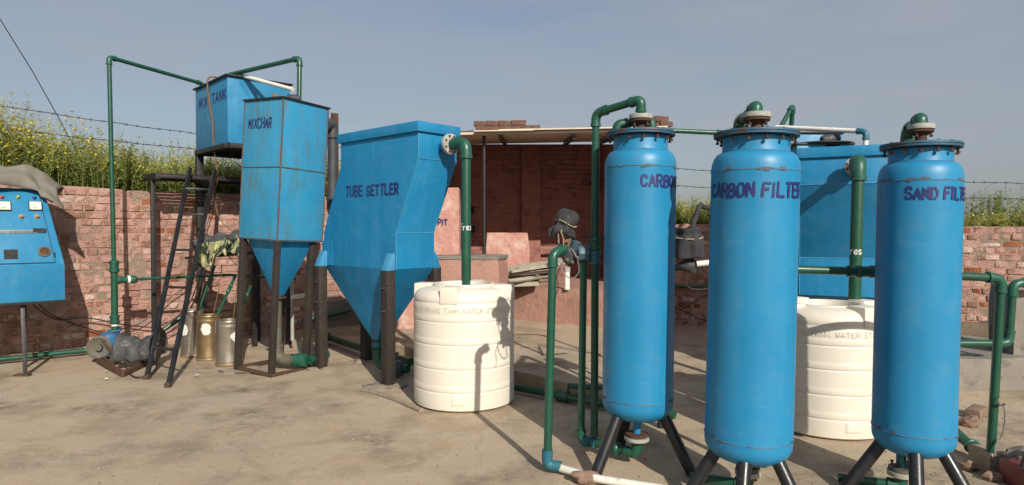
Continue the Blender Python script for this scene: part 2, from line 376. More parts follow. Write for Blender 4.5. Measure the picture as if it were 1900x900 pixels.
# ------------------------------------------------------------------ mesh helpers
class MB:
    def __init__(s):
        s.v, s.f, s.mi, s.tint = [], [], [], []
        s.cur = 0
        s.ct = None

    def add(s, verts, faces):
        n = len(s.v)
        s.v += [Vector(p) for p in verts]
        for f in faces:
            s.f.append([i + n for i in f])
            s.mi.append(s.cur)
            s.tint.append(s.ct)
        return s

    def hexa(s, b4, t4):
        s.add(list(b4) + list(t4), [(3, 2, 1, 0), (4, 5, 6, 7), (0, 1, 5, 4), (1, 2, 6, 5), (2, 3, 7, 6), (3, 0, 4, 7)])
        return s

    def box(s, c, size, ax=None, ay=None):            # centre, full size, optional x / y axes
        c = Vector(c)
        ax = Vector(ax or (1, 0, 0)).normalized()
        ay = Vector(ay).normalized() if ay is not None else Vector((-ax.y, ax.x, 0)).normalized()
        az = ax.cross(ay)
        x, y, z = ax * size[0] / 2, ay * size[1] / 2, az * size[2] / 2
        return s.hexa([c - x - y - z, c + x - y - z, c + x + y - z, c - x + y - z],
                      [c - x - y + z, c + x - y + z, c + x + y + z, c - x + y + z])

    def bar(s, a, b, w, h, up=(0, 0, 1)):
        a, b = Vector(a), Vector(b)
        d = b - a
        L = d.length
        d.normalize()
        up = Vector(up)
        if abs(d.dot(up)) > 0.98:
            up = Vector((0.8, 0.6, 0))
        y = up.cross(d).normalized()
        return s.box((a + b) / 2, (L, w, h), d, y)

    def tube(s, path, r, n=10, caps=True, rs=None):
        pts = [Vector(p) for p in path]
        k = len(pts)
        tang = []
        for i in range(k):
            t = (pts[min(i + 1, k - 1)] - pts[max(i - 1, 0)])
            tang.append(t.normalized() if t.length > 1e-9 else Vector((0, 0, 1)))
        ref = Vector((0, 0, 1)) if abs(tang[0].z) < 0.9 else Vector((1, 0, 0))
        nx = ref.cross(tang[0]).normalized()
        verts = []
        for i in range(k):
            nx = (nx - tang[i] * nx.dot(tang[i])).normalized()
            ny = tang[i].cross(nx)
            rr = rs[i] if rs else r
            for j in range(n):
                a = 2 * math.pi * j / n
                verts.append(pts[i] + nx * (rr * math.cos(a)) + ny * (rr * math.sin(a)))
        faces = []
        for i in range(k - 1):
            for j in range(n):
                j2 = (j + 1) % n
                faces.append((i * n + j, i * n + j2, (i + 1) * n + j2, (i + 1) * n + j))
        if caps:
            faces.append(tuple(range(n - 1, -1, -1)))
            faces.append(tuple((k - 1) * n + j for j in range(n)))
        return s.add(verts, faces)

    def lathe(s, c, prof, n=32, axis=(0, 0, 1), cap=True):      # prof: (radius, height along axis)
        c = Vector(c)
        ax = Vector(axis).normalized()
        ref = Vector((0, 0, 1)) if abs(ax.z) < 0.9 else Vector((1, 0, 0))
        x = ref.cross(ax).normalized()
        y = ax.cross(x)
        verts = []
        for r, h in prof:
            for j in range(n):
                a = 2 * math.pi * j / n
                verts.append(c + ax * h + x * (r * math.cos(a)) + y * (r * math.sin(a)))
        faces = []
        for i in range(len(prof) - 1):
            for j in range(n):
                j2 = (j + 1) % n
                faces.append((i * n + j, i * n + j2, (i + 1) * n + j2, (i + 1) * n + j))
        if cap:
            faces.append(tuple(range(n - 1, -1, -1)))
            faces.append(tuple((len(prof) - 1) * n + j for j in range(n)))
        return s.add(verts, faces)

    def blob(s, c, rad, n=10, m=7, rough=0.2, seed=0.0):
        c = Vector(c)
        verts, faces = [], []
        for i in range(m + 1):
            th = math.pi * i / m
            for j in range(n):
                ph = 2 * math.pi * j / n
                d = Vector((math.sin(th) * math.cos(ph), math.sin(th) * math.sin(ph), math.cos(th)))
                k = 1 + rough * noise.noise(d * 1.7 + Vector((seed, seed * 1.3, 0)))
                verts.append(c + Vector((d.x * rad[0], d.y * rad[1], d.z * rad[2])) * k)
        for i in range(m):
            for j in range(n):
                j2 = (j + 1) % n
                faces.append((i * n + j, (i + 1) * n + j, (i + 1) * n + j2, i * n + j2))
        return s.add(verts, faces)

    def sheet(s, fn, nu, nv, thick=0.0):              # fn(u, v) -> point, optional thickness along z
        verts = [Vector(fn(i / nu, j / nv)) for j in range(nv + 1) for i in range(nu + 1)]
        w = nu + 1
        faces = [(j * w + i, j * w + i + 1, (j + 1) * w + i + 1, (j + 1) * w + i) for j in range(nv) for i in range(nu)]
        s.add(verts, faces)
        return s

    def build(s, name, mat, parent=None, origin=None, bevel=0.0, smooth=35, merge=False, solid=0.0, seg=2):
        org = Vector((0, 0, 0))
        p = parent
        while p is not None:
            org = org + p.location
            p = p.parent
        if origin is not None and parent is None:
            org = Vector(origin)
        me = bpy.data.meshes.new(name)
        me.from_pydata([tuple(p - org) for p in s.v], [], s.f)
        mats = mat if isinstance(mat, (list, tuple)) else [mat]
        for mm in mats:
            me.materials.append(mm)
        if len(mats) > 1:
            me.polygons.foreach_set('material_index', s.mi)
        if any(t is not None for t in s.tint):
            ca = me.color_attributes.new('tint', 'FLOAT_COLOR', 'CORNER')
            vals = []
            for poly, t in zip(me.polygons, s.tint):
                t = t or (0, 0, 0)
                vals += [t[0], t[1], t[2], 1.0] * poly.loop_total
            ca.data.foreach_set('color', vals)
        if bevel or merge or solid:
            bm = bmesh.new()
            bm.from_mesh(me)
            if merge:
                bmesh.ops.remove_doubles(bm, verts=bm.verts, dist=0.0005)
            if bevel:
                es = [e for e in bm.edges if len(e.link_faces) == 2 and e.calc_face_angle(0) > 0.5]
                bmesh.ops.bevel(bm, geom=es, offset=bevel, segments=seg, profile=0.6, affect='EDGES', clamp_overlap=True)
            bm.to_mesh(me)
            bm.free()
        if smooth:
            me.polygons.foreach_set('use_smooth', [True] * len(me.polygons))
            me.set_sharp_from_angle(angle=R(smooth))
        me.update()
        o = bpy.data.objects.new(name, me)
        COL.objects.link(o)
        if parent is not None:
            o.parent = parent
        elif origin is not None:
            o.location = org
        if solid:
            md = o.modifiers.new('thickness', 'SOLIDIFY')
            md.thickness = solid
            md.offset = 0
        return o

def tag(o, label=None, cat=None, group=None, kind=None):
    if label: o['label'] = label
    if cat: o['category'] = cat
    if group: o['group'] = group
    if kind: o['kind'] = kind
    return o

def thing(name, label, cat, loc, group=None):
    o = bpy.data.objects.new(name, None)
    o.empty_display_size = 0.1
    COL.objects.link(o)
    o.location = Vector(loc)
    return tag(o, label, cat, group)

def copy_thing(o, parent=None):
    c = o.copy()
    COL.objects.link(c)
    if parent is not None:
        c.parent = parent
    for ch in list(o.children):
        copy_thing(ch, c)
    return c

def fillet(pts, rad, seg=5):
    """corner points -> (smooth path, list of corner sub-paths)"""
    pts = [Vector(p) for p in pts]
    out, corners = [pts[0]], []
    for i in range(1, len(pts) - 1):
        a, b, c = pts[i - 1], pts[i], pts[i + 1]
        d1, d2 = (a - b).normalized(), (c - b).normalized()
        k = min(rad, (a - b).length * 0.45, (c - b).length * 0.45)
        p, q = b + d1 * k, b + d2 * k
        arc = []
        for j in range(seg + 1):
            t = j / seg
            arc.append(p * (1 - t) ** 2 + b * 2 * t * (1 - t) + q * t ** 2)
        out += arc
        corners.append((d1, d2, arc, k))
    out.append(pts[-1])
    return out, corners

def pipe_shape(pts, r, parent, mat='green_pipe', fit='green_fitting', fittings=True, bend=2.0, n=12, run='pipe_run'):
    path, corners = fillet(pts, r * bend)
    MB().tube(path, r, n).build(run, M[mat], parent)
    if fittings:
        for d1, d2, arc, k in corners:
            sub = [arc[0] + d1 * r * 1.5] + arc + [arc[-1] + d2 * r * 1.5]
            e = MB().tube(sub, r * 1.22, n)
            for end, d in ((arc[0] + d1 * r * 1.5, d1), (arc[-1] + d2 * r * 1.5, d2)):
                e.tube([end - d * r * 0.75, end], r * 1.36, n)
            e.build('elbow', M[fit], parent)

def pipe(name, label, pts, r, cat='pipe', group=None, **kw):
    pts = [Vector(p) for p in pts]
    low = min(pts, key=lambda p: p.z)
    t = thing(name, label, cat, low, group)
    pipe_shape(pts, r, t, **kw)
    return t

def coupling(parent, p, axis, r, L, mat='green_fitting', name='coupling'):
    ax = Vector(axis).normalized()
    p = Vector(p)
    MB().lathe(p - ax * L / 2, [(r * 1.2, 0), (r * 1.45, 0.01), (r * 1.45, L * 0.25), (r * 1.25, L * 0.3), (r * 1.25, L * 0.7), (r * 1.45, L * 0.75), (r * 1.45, L - 0.01), (r * 1.2, L)], 14, ax).build(name, M[mat], parent)

def smooth_path(pts, k=6):
    pts = [Vector(p) for p in pts]
    out = []
    n = len(pts)
    for i in range(n - 1):
        p0, p1, p2, p3 = pts[max(i - 1, 0)], pts[i], pts[i + 1], pts[min(i + 2, n - 1)]
        for j in range(k):
            t = j / k
            out.append(0.5 * ((2 * p1) + (p2 - p0) * t + (2 * p0 - 5 * p1 + 4 * p2 - p3) * t * t + (3 * p1 - p0 - 3 * p2 + p3) * t ** 3))
    out.append(pts[-1])
    return out

def cord(name, label, pts, r, mat, cat, group=None, k=6, n=6):
    path = smooth_path(pts, k)
    o = MB().tube(path, r, n).build(name, M[mat], origin=min(path, key=lambda p: p.z))
    return tag(o, label, cat, group)

# ------------------------------------------------------------------ brush lettering (polyline strokes in a unit cell)
GL = {
 'A': [[(0, 0), (.5, 1), (1, 0)], [(.2, .33), (.8, .33)]],
 'B': [[(0, 0), (0, 1), (.7, 1), (.92, .86), (.9, .62), (.65, .52), (0, .52)], [(.65, .52), (1, .36), (.95, .1), (.7, 0), (0, 0)]],
 'C': [[(1, .8), (.75, 1), (.3, 1), (.03, .75), (0, .3), (.25, 0), (.7, 0), (1, .2)]],
 'D': [[(0, 0), (0, 1), (.6, 1), (1, .7), (1, .3), (.6, 0), (0, 0)]],
 'E': [[(1, 1), (0, 1), (0, 0), (1, 0)], [(0, .52), (.8, .52)]],
 'F': [[(0, 0), (0, 1), (1, 1)], [(0, .52), (.8, .52)]],
 'G': [[(1, .8), (.7, 1), (.3, 1), (0, .7), (0, .3), (.3, 0), (.75, 0), (1, .25), (1, .45), (.6, .45)]],
 'H': [[(0, 0), (0, 1)], [(1, 0), (1, 1)], [(0, .5), (1, .5)]],
 'I': [[(.5, 0), (.5, 1)]],
 'K': [[(0, 0), (0, 1)], [(1, 1), (0, .42)], [(.3, .58), (1, 0)]],
 'L': [[(0, 1), (0, 0), (1, 0)]],
 'M': [[(0, 0), (0, 1), (.5, .3), (1, 1), (1, 0)]],
 'N': [[(0, 0), (0, 1), (1, 0), (1, 1)]],
 'O': [[(.3, 0), (0, .25), (0, .75), (.3, 1), (.7, 1), (1, .75), (1, .25), (.7, 0), (.3, 0)]],
 'P': [[(0, 0), (0, 1), (.75, 1), (1, .8), (.95, .55), (.7, .45), (0, .45)]],
 'R': [[(0, 0), (0, 1), (.75, 1), (1, .8), (.95, .58), (.7, .48), (0, .48)], [(.5, .48), (1, 0)]],
 'S': [[(1, .82), (.75, 1), (.25, 1), (.02, .8), (.1, .58), (.85, .44), (1, .2), (.75, 0), (.22, 0), (0, .2)]],
 'T': [[(0, 1), (1, 1)], [(.5, 1), (.5, 0)]],
 'U': [[(0, 1), (0, .25), (.25, 0), (.75, 0), (1, .25), (1, 1)]],
 'W': [[(0, 1), (.25, 0), (.5, .7), (.75, 0), (1, 1)]],
 'X': [[(0, 0), (1, 1)], [(0, 1), (1, 0)]],
 '-': [[(.1, .5), (.9, .5)]],
 'r': [[(0, 0), (0, .62)], [(0, .45), (.35, .62), (.8, .62)]],
 'e': [[(.05, .33), (.95, .33), (.9, .55), (.55, .66), (.15, .58), (0, .3), (.15, .06), (.5, 0), (.9, .08)]],
 's': [[(.9, .56), (.55, .66), (.1, .56), (.2, .38), (.8, .28), (.9, .1), (.45, 0), (.05, .08)]],
}

def letters(text, mapper, h, adv, cw, brush, parent, mat='navy_paint', name='lettering', wob=0.02, space=0.7, narrow='I'):
    """mapper(x, y, lift) turns flat lettering metres into points just off the painted surface"""
    mb = MB()
    x = 0.0
    lift = 0.0022
    rnd = random.Random(len(text) * 13 + int(h * 1000))
    for ch in text:
        if ch == ' ':
            x += adv * space
            continue
        slim = 0.35 if ch in narrow else 1.0
        w = cw * slim
        sk = rnd.uniform(-0.03, 0.06)
        dy = rnd.uniform(-0.03, 0.03) * h
        sc = rnd.uniform(0.95, 1.05)
        for st in GL[ch]:
            pts = [(x + (p[0] * w) + sk * p[1] * h + rnd.uniform(-wob, wob) * h, p[1] * h * sc + dy + rnd.uniform(-wob, wob) * h) for p in st]
            # subdivide
            fine = []
            for a, b in zip(pts[:-1], pts[1:]):
                L = math.hypot(b[0] - a[0], b[1] - a[1])
                k = max(1, int(L / 0.012))
                for j in range(k):
                    fine.append((lerp(a[0], b[0], j / k), lerp(a[1], b[1], j / k)))
            fine.append(pts[-1])
            L, Rr = [], []
            for i, p in enumerate(fine):
                a = fine[max(i - 1, 0)]
                b = fine[min(i + 1, len(fine) - 1)]
                dx, dyy = b[0] - a[0], b[1] - a[1]
                l = math.hypot(dx, dyy) or 1
                # stretch the ends by half a brush so that corners close
                ex = 0
                if i == 0: ex = -brush * 0.4
                if i == len(fine) - 1: ex = brush * 0.4
                q = (p[0] + dx / l * ex, p[1] + dyy / l * ex)
                bw = brush * 0.5 * (1 + 0.16 * math.sin(i * 0.9 + x * 40))
                L.append(mapper(q[0] - dyy / l * bw, q[1] + dx / l * bw, lift))
                Rr.append(mapper(q[0] + dyy / l * bw, q[1] - dx / l * bw, lift))
            n = len(L)
            mb.add(L + Rr, [(n + i, n + i + 1, i + 1, i) for i in range(n - 1)])
            lift += 0.00025
        x += adv * (0.62 if ch in narrow else 1.0)
    return mb.build(name, M[mat], parent, smooth=0)

# ------------------------------------------------------------------ ground, raised yard, fields
UU = Vector((0.722, 0.692, 0)).normalized()     # along the left wall, away from the camera
VV = Vector((UU.y, -UU.x, 0))                   # out of the left wall, into the yard
W0 = G(0, 672)
def Wp(t, n, z=0.0):
    return W0 + UU * t + VV * n + Vector((0, 0, z))
def wall_t(px, n):
    a = (px - 950) / F
    o = Wp(0, n)
    # x/(y*cos - (z-CAMZ)*sin...) : the pitch is about a degree, solve by bisection on the exact projection
    lo, hi = -3.0, 14.0
    for _ in range(50):
        mid = (lo + hi) / 2
        q = Wp(mid, n, 1.5) - _C
        if q.dot(_rt) / q.dot(_fw) < a: lo = mid
        else: hi = mid
    return (lo + hi) / 2

def ground_z(x, y):
    return 0.012 * noise.noise(Vector((x * 0.6, y * 0.6, 0))) + 0.004 * noise.noise(Vector((x * 2.2, y * 2.2, 3)))

mb = MB()
mb.sheet(lambda u, v: (lerp(-9, 9, u), lerp(1.0, 13, v), ground_z(lerp(-9, 9, u), lerp(1.0, 13, v)) - 0.004), 90, 60)
g = mb.build('ground', M['ground'], smooth=60)
tag(g, 'dusty stained concrete yard floor', 'ground', kind='structure')
mb = MB()
S = 900
for x0, x1, y0, y1 in ((-S, S, -S, 1.0), (-S, S, 13, S), (-S, -9, 1, 13), (9, S, 1, 13)):
    mb.add([(x0, y0, -0.004), (x1, y0, -0.004), (x1, y1, -0.004), (x0, y1, -0.004)], [(0, 1, 2, 3)])
far = mb.build('terrain', M['soil'], smooth=0)
tag(far, 'flat soil far around the yard', 'terrain', kind='structure')

# raised yard behind the tanks
e0, e1 = G(955, 713), G(1236, 778)
ev = VV
a = e0 - ev * 2.6
c = e0 + ev * 1.35
back = Vector((c.x * 12.4 / c.y, 12.4, 0))
H_STEP = 0.13
mb = MB()
def ry(u, v):
    p = lerp(lerp(a, c, u), lerp(Vector((-1.6, 12.4, 0)), back, u), v)
    return Vector((p.x, p.y, H_STEP + ground_z(p.x + 5, p.y) * 1.5))
mb.sheet(ry, 40, 40)
n = 40
front = [ry(i / n, 0) for i in range(n + 1)]
for i in range(n):
    p, q = front[i], front[i + 1]
    j1 = Vector((0, 0, 0)) + VV * 0
    mb.add([p, q, Vector((q.x, q.y, -0.03)), Vector((p.x, p.y, -0.03))], [(3, 2, 1, 0)])
side = [ry(1, i / n) for i in range(n + 1)]
for i in range(n):
    p, q = side[i], side[i + 1]
    mb.add([p, q, Vector((q.x, q.y, -0.03)), Vector((p.x, p.y, -0.03))], [(3, 2, 1, 0)])
o = mb.build('raised_yard', M['ground'], smooth=40)
tag(o, 'raised rear part of the yard with a rough concrete edge', 'yard', kind='structure')
def GR(px, py):
    return G(px, py, H_STEP)

# field banks
mb = MB()
def bank(u, v):
    p = Wp(lerp(-6, 7.0, u), lerp(-0.30, -40, v ** 1.6))
    return Vector((p.x, p.y, 1.78 + 0.1 * noise.noise(Vector((p.x * .4, p.y * .4, 0))) + v * 0.4))
mb.sheet(bank, 24, 20)
def bank2(u, v):
    p = Vector((lerp(1.6, 34, u ** 1.4), lerp(10.95 - lerp(0, 14, u ** 1.4) * 0.2, 60, v ** 1.8), 0))
    return Vector((p.x, p.y, 1.30 + 0.1 * noise.noise(Vector((p.x * .4, p.y * .4, 0))) + v * 0.3))
o = mb.build('field_soil', M['soil'], smooth=60)
tag(o, 'field soil behind the left wall', 'field', kind='structure')
mb = MB()
mb.sheet(bank2, 24, 20)
o = mb.build('field_soil', M['soil'], smooth=60)
tag(o, 'field soil behind the right wall', 'field', kind='structure')

# ------------------------------------------------------------------ brick walls
def brick_wall(name, label, org, d, length, height, seed, top_fn=None, thick=0.23, bare_chance=0.05, row0=0.092):
    rnd = random.Random(seed)
    d = Vector(d).normalized()
    nrm = Vector((d.y, -d.x, 0))
    mb = MB()
    row = 0
    z = 0.0
    mb.ct = (0.4, 1, 0)
    # mortar core, front face just behind the brick faces, as a bumpy sheet
    nseg = int(length / 0.14)
    tops = [height + (top_fn(length * i / nseg) if top_fn else 0) + rnd.uniform(-.018, .012) for i in range(nseg + 1)]
    def core(u, v):
        i = min(nseg, int(round(u * nseg)))
        p = org + d * (u * length) - nrm * (0.006 + 0.009 * noise.noise(Vector((u * length * 4, v * height * 5, seed))))
        return Vector((p.x, p.y, -0.05 + v * (tops[i] + 0.05)))
    mb.sheet(core, nseg, 26)
    for i in range(nseg):
        a, b = core(i / nseg, 1), core((i + 1) / nseg, 1)
        mb.add([a, b, b - nrm * thick, a - nrm * thick], [(0, 1, 2, 3)])
        a2, b2 = a - nrm * thick, b - nrm * thick
        mb.add([a2, b2, Vector((b2.x, b2.y, -.05)), Vector((a2.x, a2.y, -.05))], [(0, 1, 2, 3)])
    for u in (0, 1):
        p = org + d * (u * length)
        q = p - nrm * thick
        mb.add([Vector((p.x, p.y, -.05)), Vector((q.x, q.y, -.05)), Vector((q.x, q.y, tops[-u])), Vector((p.x, p.y, tops[-u]))], [(0, 1, 2, 3)])
    while z < height - 0.06:
        header = row % 2
        L = 0.125 if header else 0.245
        x = -rnd.random() * L
        while x < length:
            w = L * rnd.uniform(0.93, 1.05)
            x0, x1 = max(0.01, x + 0.009), min(length - 0.01, x + w - 0.009)
            zt = z + row0 - 0.018 + rnd.uniform(-.006, .006)
            lim = height + (top_fn(x) if top_fn else 0)
            if x1 - x0 > 0.03 and zt < lim - 0.004 and rnd.random() > 0.055:
                out = 0.004 + rnd.uniform(-0.009, 0.009) + 0.010 * noise.noise(Vector((x, z * 2, seed)))
                bare = 1.0 if rnd.random() < bare_chance * (2.6 if noise.noise(Vector((x * 1.1, z * 1.6, seed + 4))) > 0.12 else 0.5) else 0.0
                mb.ct = (rnd.random(), 0, bare)
                if bare: out -= 0.007
                if rnd.random() < 0.05: out -= 0.014
                wav = 0.014 * noise.noise(Vector((x * 0.7, z, seed)))
                jit = lambda: rnd.uniform(-.006, .006)
                z0_, z1_ = z + 0.002 + wav, zt + wav
                def pt(xx, zz, oo):
                    p = org + d * xx + nrm * oo
                    return Vector((p.x, p.y, max(zz, 0.0)))
                bk = [pt(x0, z0_, -.03), pt(x1, z0_, -.03), pt(x1, z1_, -.03), pt(x0, z1_, -.03)]
                mid = [pt(x0 + jit(), z0_ + jit() * .7, out - .008), pt(x1 + jit(), z0_ + jit() * .7, out - .008), pt(x1 + jit(), z1_ + jit() * .7, out - .008), pt(x0 + jit(), z1_ + jit() * .7, out - .008)]
                cx = sum(mid, Vector()) / 4
                fr = [m + (cx - m).normalized() * 0.010 + nrm * (0.008 + rnd.uniform(-.003, .003)) for m in mid]
                fs = []
                for k in range(4):
                    k2 = (k + 1) % 4
                    fs += [(k, k2, 4 + k2, 4 + k), (4 + k, 4 + k2, 8 + k2, 8 + k)]
                fs.append((8, 9, 10, 11))
                mb.add(bk + mid + fr, fs)
            x += w
        z += row0
        row += 1
    o = mb.build(name, M['wall'], origin=org, smooth=50)
    return tag(o, label, 'wall')

brick_wall('brick_wall', 'weathered pink painted brick wall behind the control cabinet and pump', Wp(-3.2, 0), UU, 9.7, 2.05, 3,
           top_fn=lambda x: 0.05 * noise.noise(Vector((x * .5, 0, 9))) - 0.004 * x)
rw0, rw1 = P(1238, 428, 10.35), P(2150, 428, 8.0)
rw0.z = rw1.z = 0
brick_wall('brick_wall', 'lower pink brick wall with bare red patches at the right behind the sand filter', rw0, (rw1 - rw0), (rw1 - rw0).length, 1.60, 11,
           top_fn=lambda x: 0.03 * noise.noise(Vector((x * .6, 0, 5))) - 0.008 * x, bare_chance=0.10)

# ------------------------------------------------------------------ mustard crop
def crop(name, label, spots, seed):
    rnd = random.Random(seed)
    mb = MB()
    def quad(p, d, w, up):
        side = d.cross(up)
        if side.length < 1e-6: side = Vector((1, 0, 0))
        side = side.normalized() * w
        mb.add([p - side * 0.4, p + d * 0.5 - side, p + d, p + d * 0.5 + side], [(0, 1, 2, 3)])
    for (p, h, dens, bloom) in spots:
        stems = rnd.randint(2, 4)
        for sidx in range(stems):
            lean = Vector((rnd.uniform(-.25, .25), rnd.uniform(-.25, .25), 1)).normalized()
            base = p + Vector((rnd.uniform(-.08, .08), rnd.uniform(-.08, .08), 0))
            hh = h * rnd.uniform(0.6, 1.0)
            tone = rnd.random()
            pts = [base]
            for k in range(3):
                lean = (lean + Vector((rnd.uniform(-.12, .12), rnd.uniform(-.12, .12), .15))).normalized()
                pts.append(pts[-1] + lean * hh / 3)
            mb.cur = 1
            mb.ct = (tone, 0, 0)
            for q0, q1, wd in zip(pts[:-1], pts[1:], (.005, .0035, .002)):
                ang = rnd.uniform(0, 3.14)
                s1 = Vector((math.cos(ang), math.sin(ang), 0)) * wd
                mb.add([q0 - s1, q0 + s1, q1 + s1 * .7, q1 - s1 * .7], [(0, 1, 2, 3)])
            mb.cur = 0
            for k in range(int(38 * dens)):
                t = rnd.random() ** 1.0
                i = min(2, int(t * 3))
                q = lerp(pts[i], pts[i + 1], t * 3 - i)
                size = lerp(0.085, 0.028, t) * rnd.uniform(.5, 1.2)
                a = rnd.uniform(0, 6.28)
                dd = Vector((math.cos(a), math.sin(a), rnd.uniform(-.35, .9))).normalized()
                mb.ct = (min(1, max(0, t * 0.8 + rnd.uniform(-.3, .4))), 0, 0)
                quad(q, dd * size, size * rnd.uniform(.22, .45), Vector((rnd.uniform(-.4, .4), rnd.uniform(-.4, .4), 1)))
            mb.cur = 1
            for k in range(int(6 * dens)):              # seed pods and side twigs near the top
                t = rnd.uniform(0.5, 1.0)
                i = min(2, int(t * 3 * 0.999))
                q = lerp(pts[i], pts[i + 1], t * 3 - i)
                a = rnd.uniform(0, 6.28)
                dd = Vector((math.cos(a), math.sin(a), rnd.uniform(.6, 2.0))).normalized() * rnd.uniform(.04, .15)
                mb.ct = (rnd.random(), 0, 0)
                quad(q, dd, .0032, Vector((0.3, -1, 0.1)))
            if rnd.random() < bloom:
                mb.cur = 2
                for k in range(rnd.randint(3, 8)):
                    t = rnd.uniform(0.8, 1.03)
                    q = lerp(pts[2], pts[3], (t - .667) * 3) + Vector((rnd.uniform(-.05, .05), rnd.uniform(-.05, .05), rnd.uniform(-.03, .03)))
                    mb.ct = (rnd.random(), 0, 0)
                    a = rnd.uniform(0, 6.28)
                    quad(q, Vector((math.cos(a), math.sin(a), rnd.uniform(-.3, .5))) * .030, .014, Vector((rnd.uniform(-1, 1), rnd.uniform(-1, 1), .6)))
    o = mb.build(name, [M['crop_leaf'], M['crop_stem'], M['crop_flower']], smooth=0)
    return tag(o, label, 'crop', kind='stuff')

rnd = random.Random(21)
spots = []
for _ in range(2300):
    t = rnd.uniform(-1.5, 6.4)
    n = -0.35 - 7.5 * rnd.random() ** 2.2
    p = Wp(t, n)
    patch = noise.noise(Vector((t * .8, n * .6, 2)))
    left = max(0, 1 - max(0, t) / 2.2)
    h = lerp(0.72, 1.0, rnd.random()) * (1.0 + 0.38 * patch) + 0.30 * left + (0.25 if rnd.random() < .06 else 0)
    spots.append((Vector((p.x, p.y, 1.76 + 0.05 * -n)), h, 1.0 if n > -3 else 0.6, 0.30 + 0.45 * left + 0.3 * patch))
crop('mustard_crop', 'tall green mustard crop in yellow flower above the left wall', spots, 5)
spots = []
for _ in range(1900):
    u = rnd.random()
    x = lerp(2.55, 12.5, u)
    yb = 10.75 - (x - 2.6) * 0.52
    y = yb + 0.1 + 6.0 * rnd.random() ** 2.2
    if x / y > 1.0: continue
    patch = noise.noise(Vector((x * .8, y * .6, 7)))
    lowish = 1.0 if x < 5 else 0.62
    h = lerp(0.50, 0.78, rnd.random()) * (1.0 + 0.5 * patch) * lowish + (0.12 if x < 4 else 0)
    spots.append((Vector((x, y, 1.28)), max(.3, h), 1.1, 0.35 + 0.3 * patch))
for bx in (1832, 1868, 1800, 1275, 1300):                     # bushy clumps standing above the rest
    for _ in range(7):
        p = P(bx + rnd.uniform(-22, 22), 428, 9.6 if bx > 1500 else 11.4)
        spots.append((Vector((p.x, p.y, 1.3)), rnd.uniform(.75, .95), 1.8, 0.1))
crop('mustard_crop', 'low yellow flowered mustard crop above the right wall', spots, 9)

# ------------------------------------------------------------------ barbed wires
def barbed(label, a, b, sag, group='barbed wires along the field'):
    mb = MB()
    a, b = Vector(a), Vector(b)
    L = (b - a).length
    N = int(L / 0.25)
    pts = []
    for i in range(N + 1):
        t = i / N
        p = lerp(a, b, t)
        pts.append(p + Vector((0, 0, -sag * 4 * t * (1 - t) + 0.006 * math.sin(i * 2.1))))
    mb.tube(pts, 0.0048, 5)
    r = random.Random(int(L * 100))
    for i in range(int(L / 0.13)):
        t = (i + .5) / int(L / 0.13)
        p = lerp(a, b, t) + Vector((0, 0, -sag * 4 * t * (1 - t)))
        for k in range(2):
            d = Vector((r.uniform(-1, 1), r.uniform(-.6, .6), r.uniform(-1, 1))).normalized() * 0.022
            mb.tube([p - d, p + d], 0.0032, 4)
    o = mb.build('barbed_wire', M['wire'], origin=a, smooth=0)
    return tag(o, label, 'wire', group)
zw1 = P(0, 180, Wp(0, -.3).y).z
zw2 = P(0, 227, Wp(0, -.3).y).z
barbed('upper barbed wire strung over the mustard field behind the left wall', Wp(-1.2, -.3, zw1 + .02), Wp(6.3, -.3, zw1 - .10), 0.16)
barbed('lower barbed wire strung through the mustard tops behind the left wall', Wp(-1.2, -.3, zw2 + .0), Wp(6.3, -.3, zw2 - .04), 0.10)
q0, q1 = P(1236, 312, 10.8), P(2350, 350, 8.3)
barbed('upper barbed wire above the low right wall', q0, q1, 0.05)
q0, q1 = P(1236, 344, 10.8), P(2350, 379, 8.3)
barbed('lower barbed wire just above the crop by the right wall', q0, q1, 0.04)
for px, n0, lab in ((622, -0.22, 'rusty angle iron wire post rising behind the weathered blue tank'),):
    t0 = wall_t(px, n0)
    b = Wp(t0, n0, 1.6)
    top = P(px, 210, b.y)
    mb = MB()
    mb.box(Vector((b.x, b.y, (1.6 + top.z) / 2)), (0.13, 0.012, top.z - 1.6), UU)
    mb.box(Vector((b.x, b.y, (1.6 + top.z) / 2 - .03)) + VV * .04 - UU * .06, (0.012, 0.08, top.z - 1.66), UU)
    tag(mb.build('wire_post', M['rust'], origin=b), lab, 'post')
o = cord('guy_wire', 'thin guy wire slanting down across the sky to the mustard field', [P(-120, -150, 7.2), P(60, 132, 7.9), P(170, 335, 8.6)], 0.0055, 'wire', 'wire', k=3)

# ------------------------------------------------------------------ shed and low masonry at the back
sx0, sx1, sy0, sy1 = P(846, 428, 9.5).x, P(1240, 428, 9.5).x, 9.5, 12.0
t = thing('brick_shed', 'open fronted brick shed with cream slab roof behind the yard', 'shed', ((sx0 + sx1) / 2, sy0, H_STEP))
mb = MB()
bx0, bx1 = sx0 - 0.55, sx1 + 0.05
def course_wall(mb, x0, x1, y, z0, z1, ux=(1, 0, 0), n=(0, -1, 0), seed=0):
    """plastered brick courses: shallow ridges with soft joints, one connected sheet"""
    ux, n = Vector(ux), Vector(n)
    rows = int((z1 - z0) / 0.09)
    def fn(u, v):
        x, z = lerp(x0, x1, u), lerp(z0, z1, v)
        k = v * rows * 4
        joint = -0.022 if int(round(k)) % 4 == 0 else 0.0
        k2 = noise.noise(Vector((x * 5, z * 9, seed)))
        return Vector((0, y, 0)) + ux * x + n * (joint * (0.6 + k2) + 0.012 * k2) + Vector((0, 0, z))
    mb.sheet(fn, 90, rows * 4)
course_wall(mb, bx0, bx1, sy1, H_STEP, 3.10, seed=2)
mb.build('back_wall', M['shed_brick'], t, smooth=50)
mb = MB()
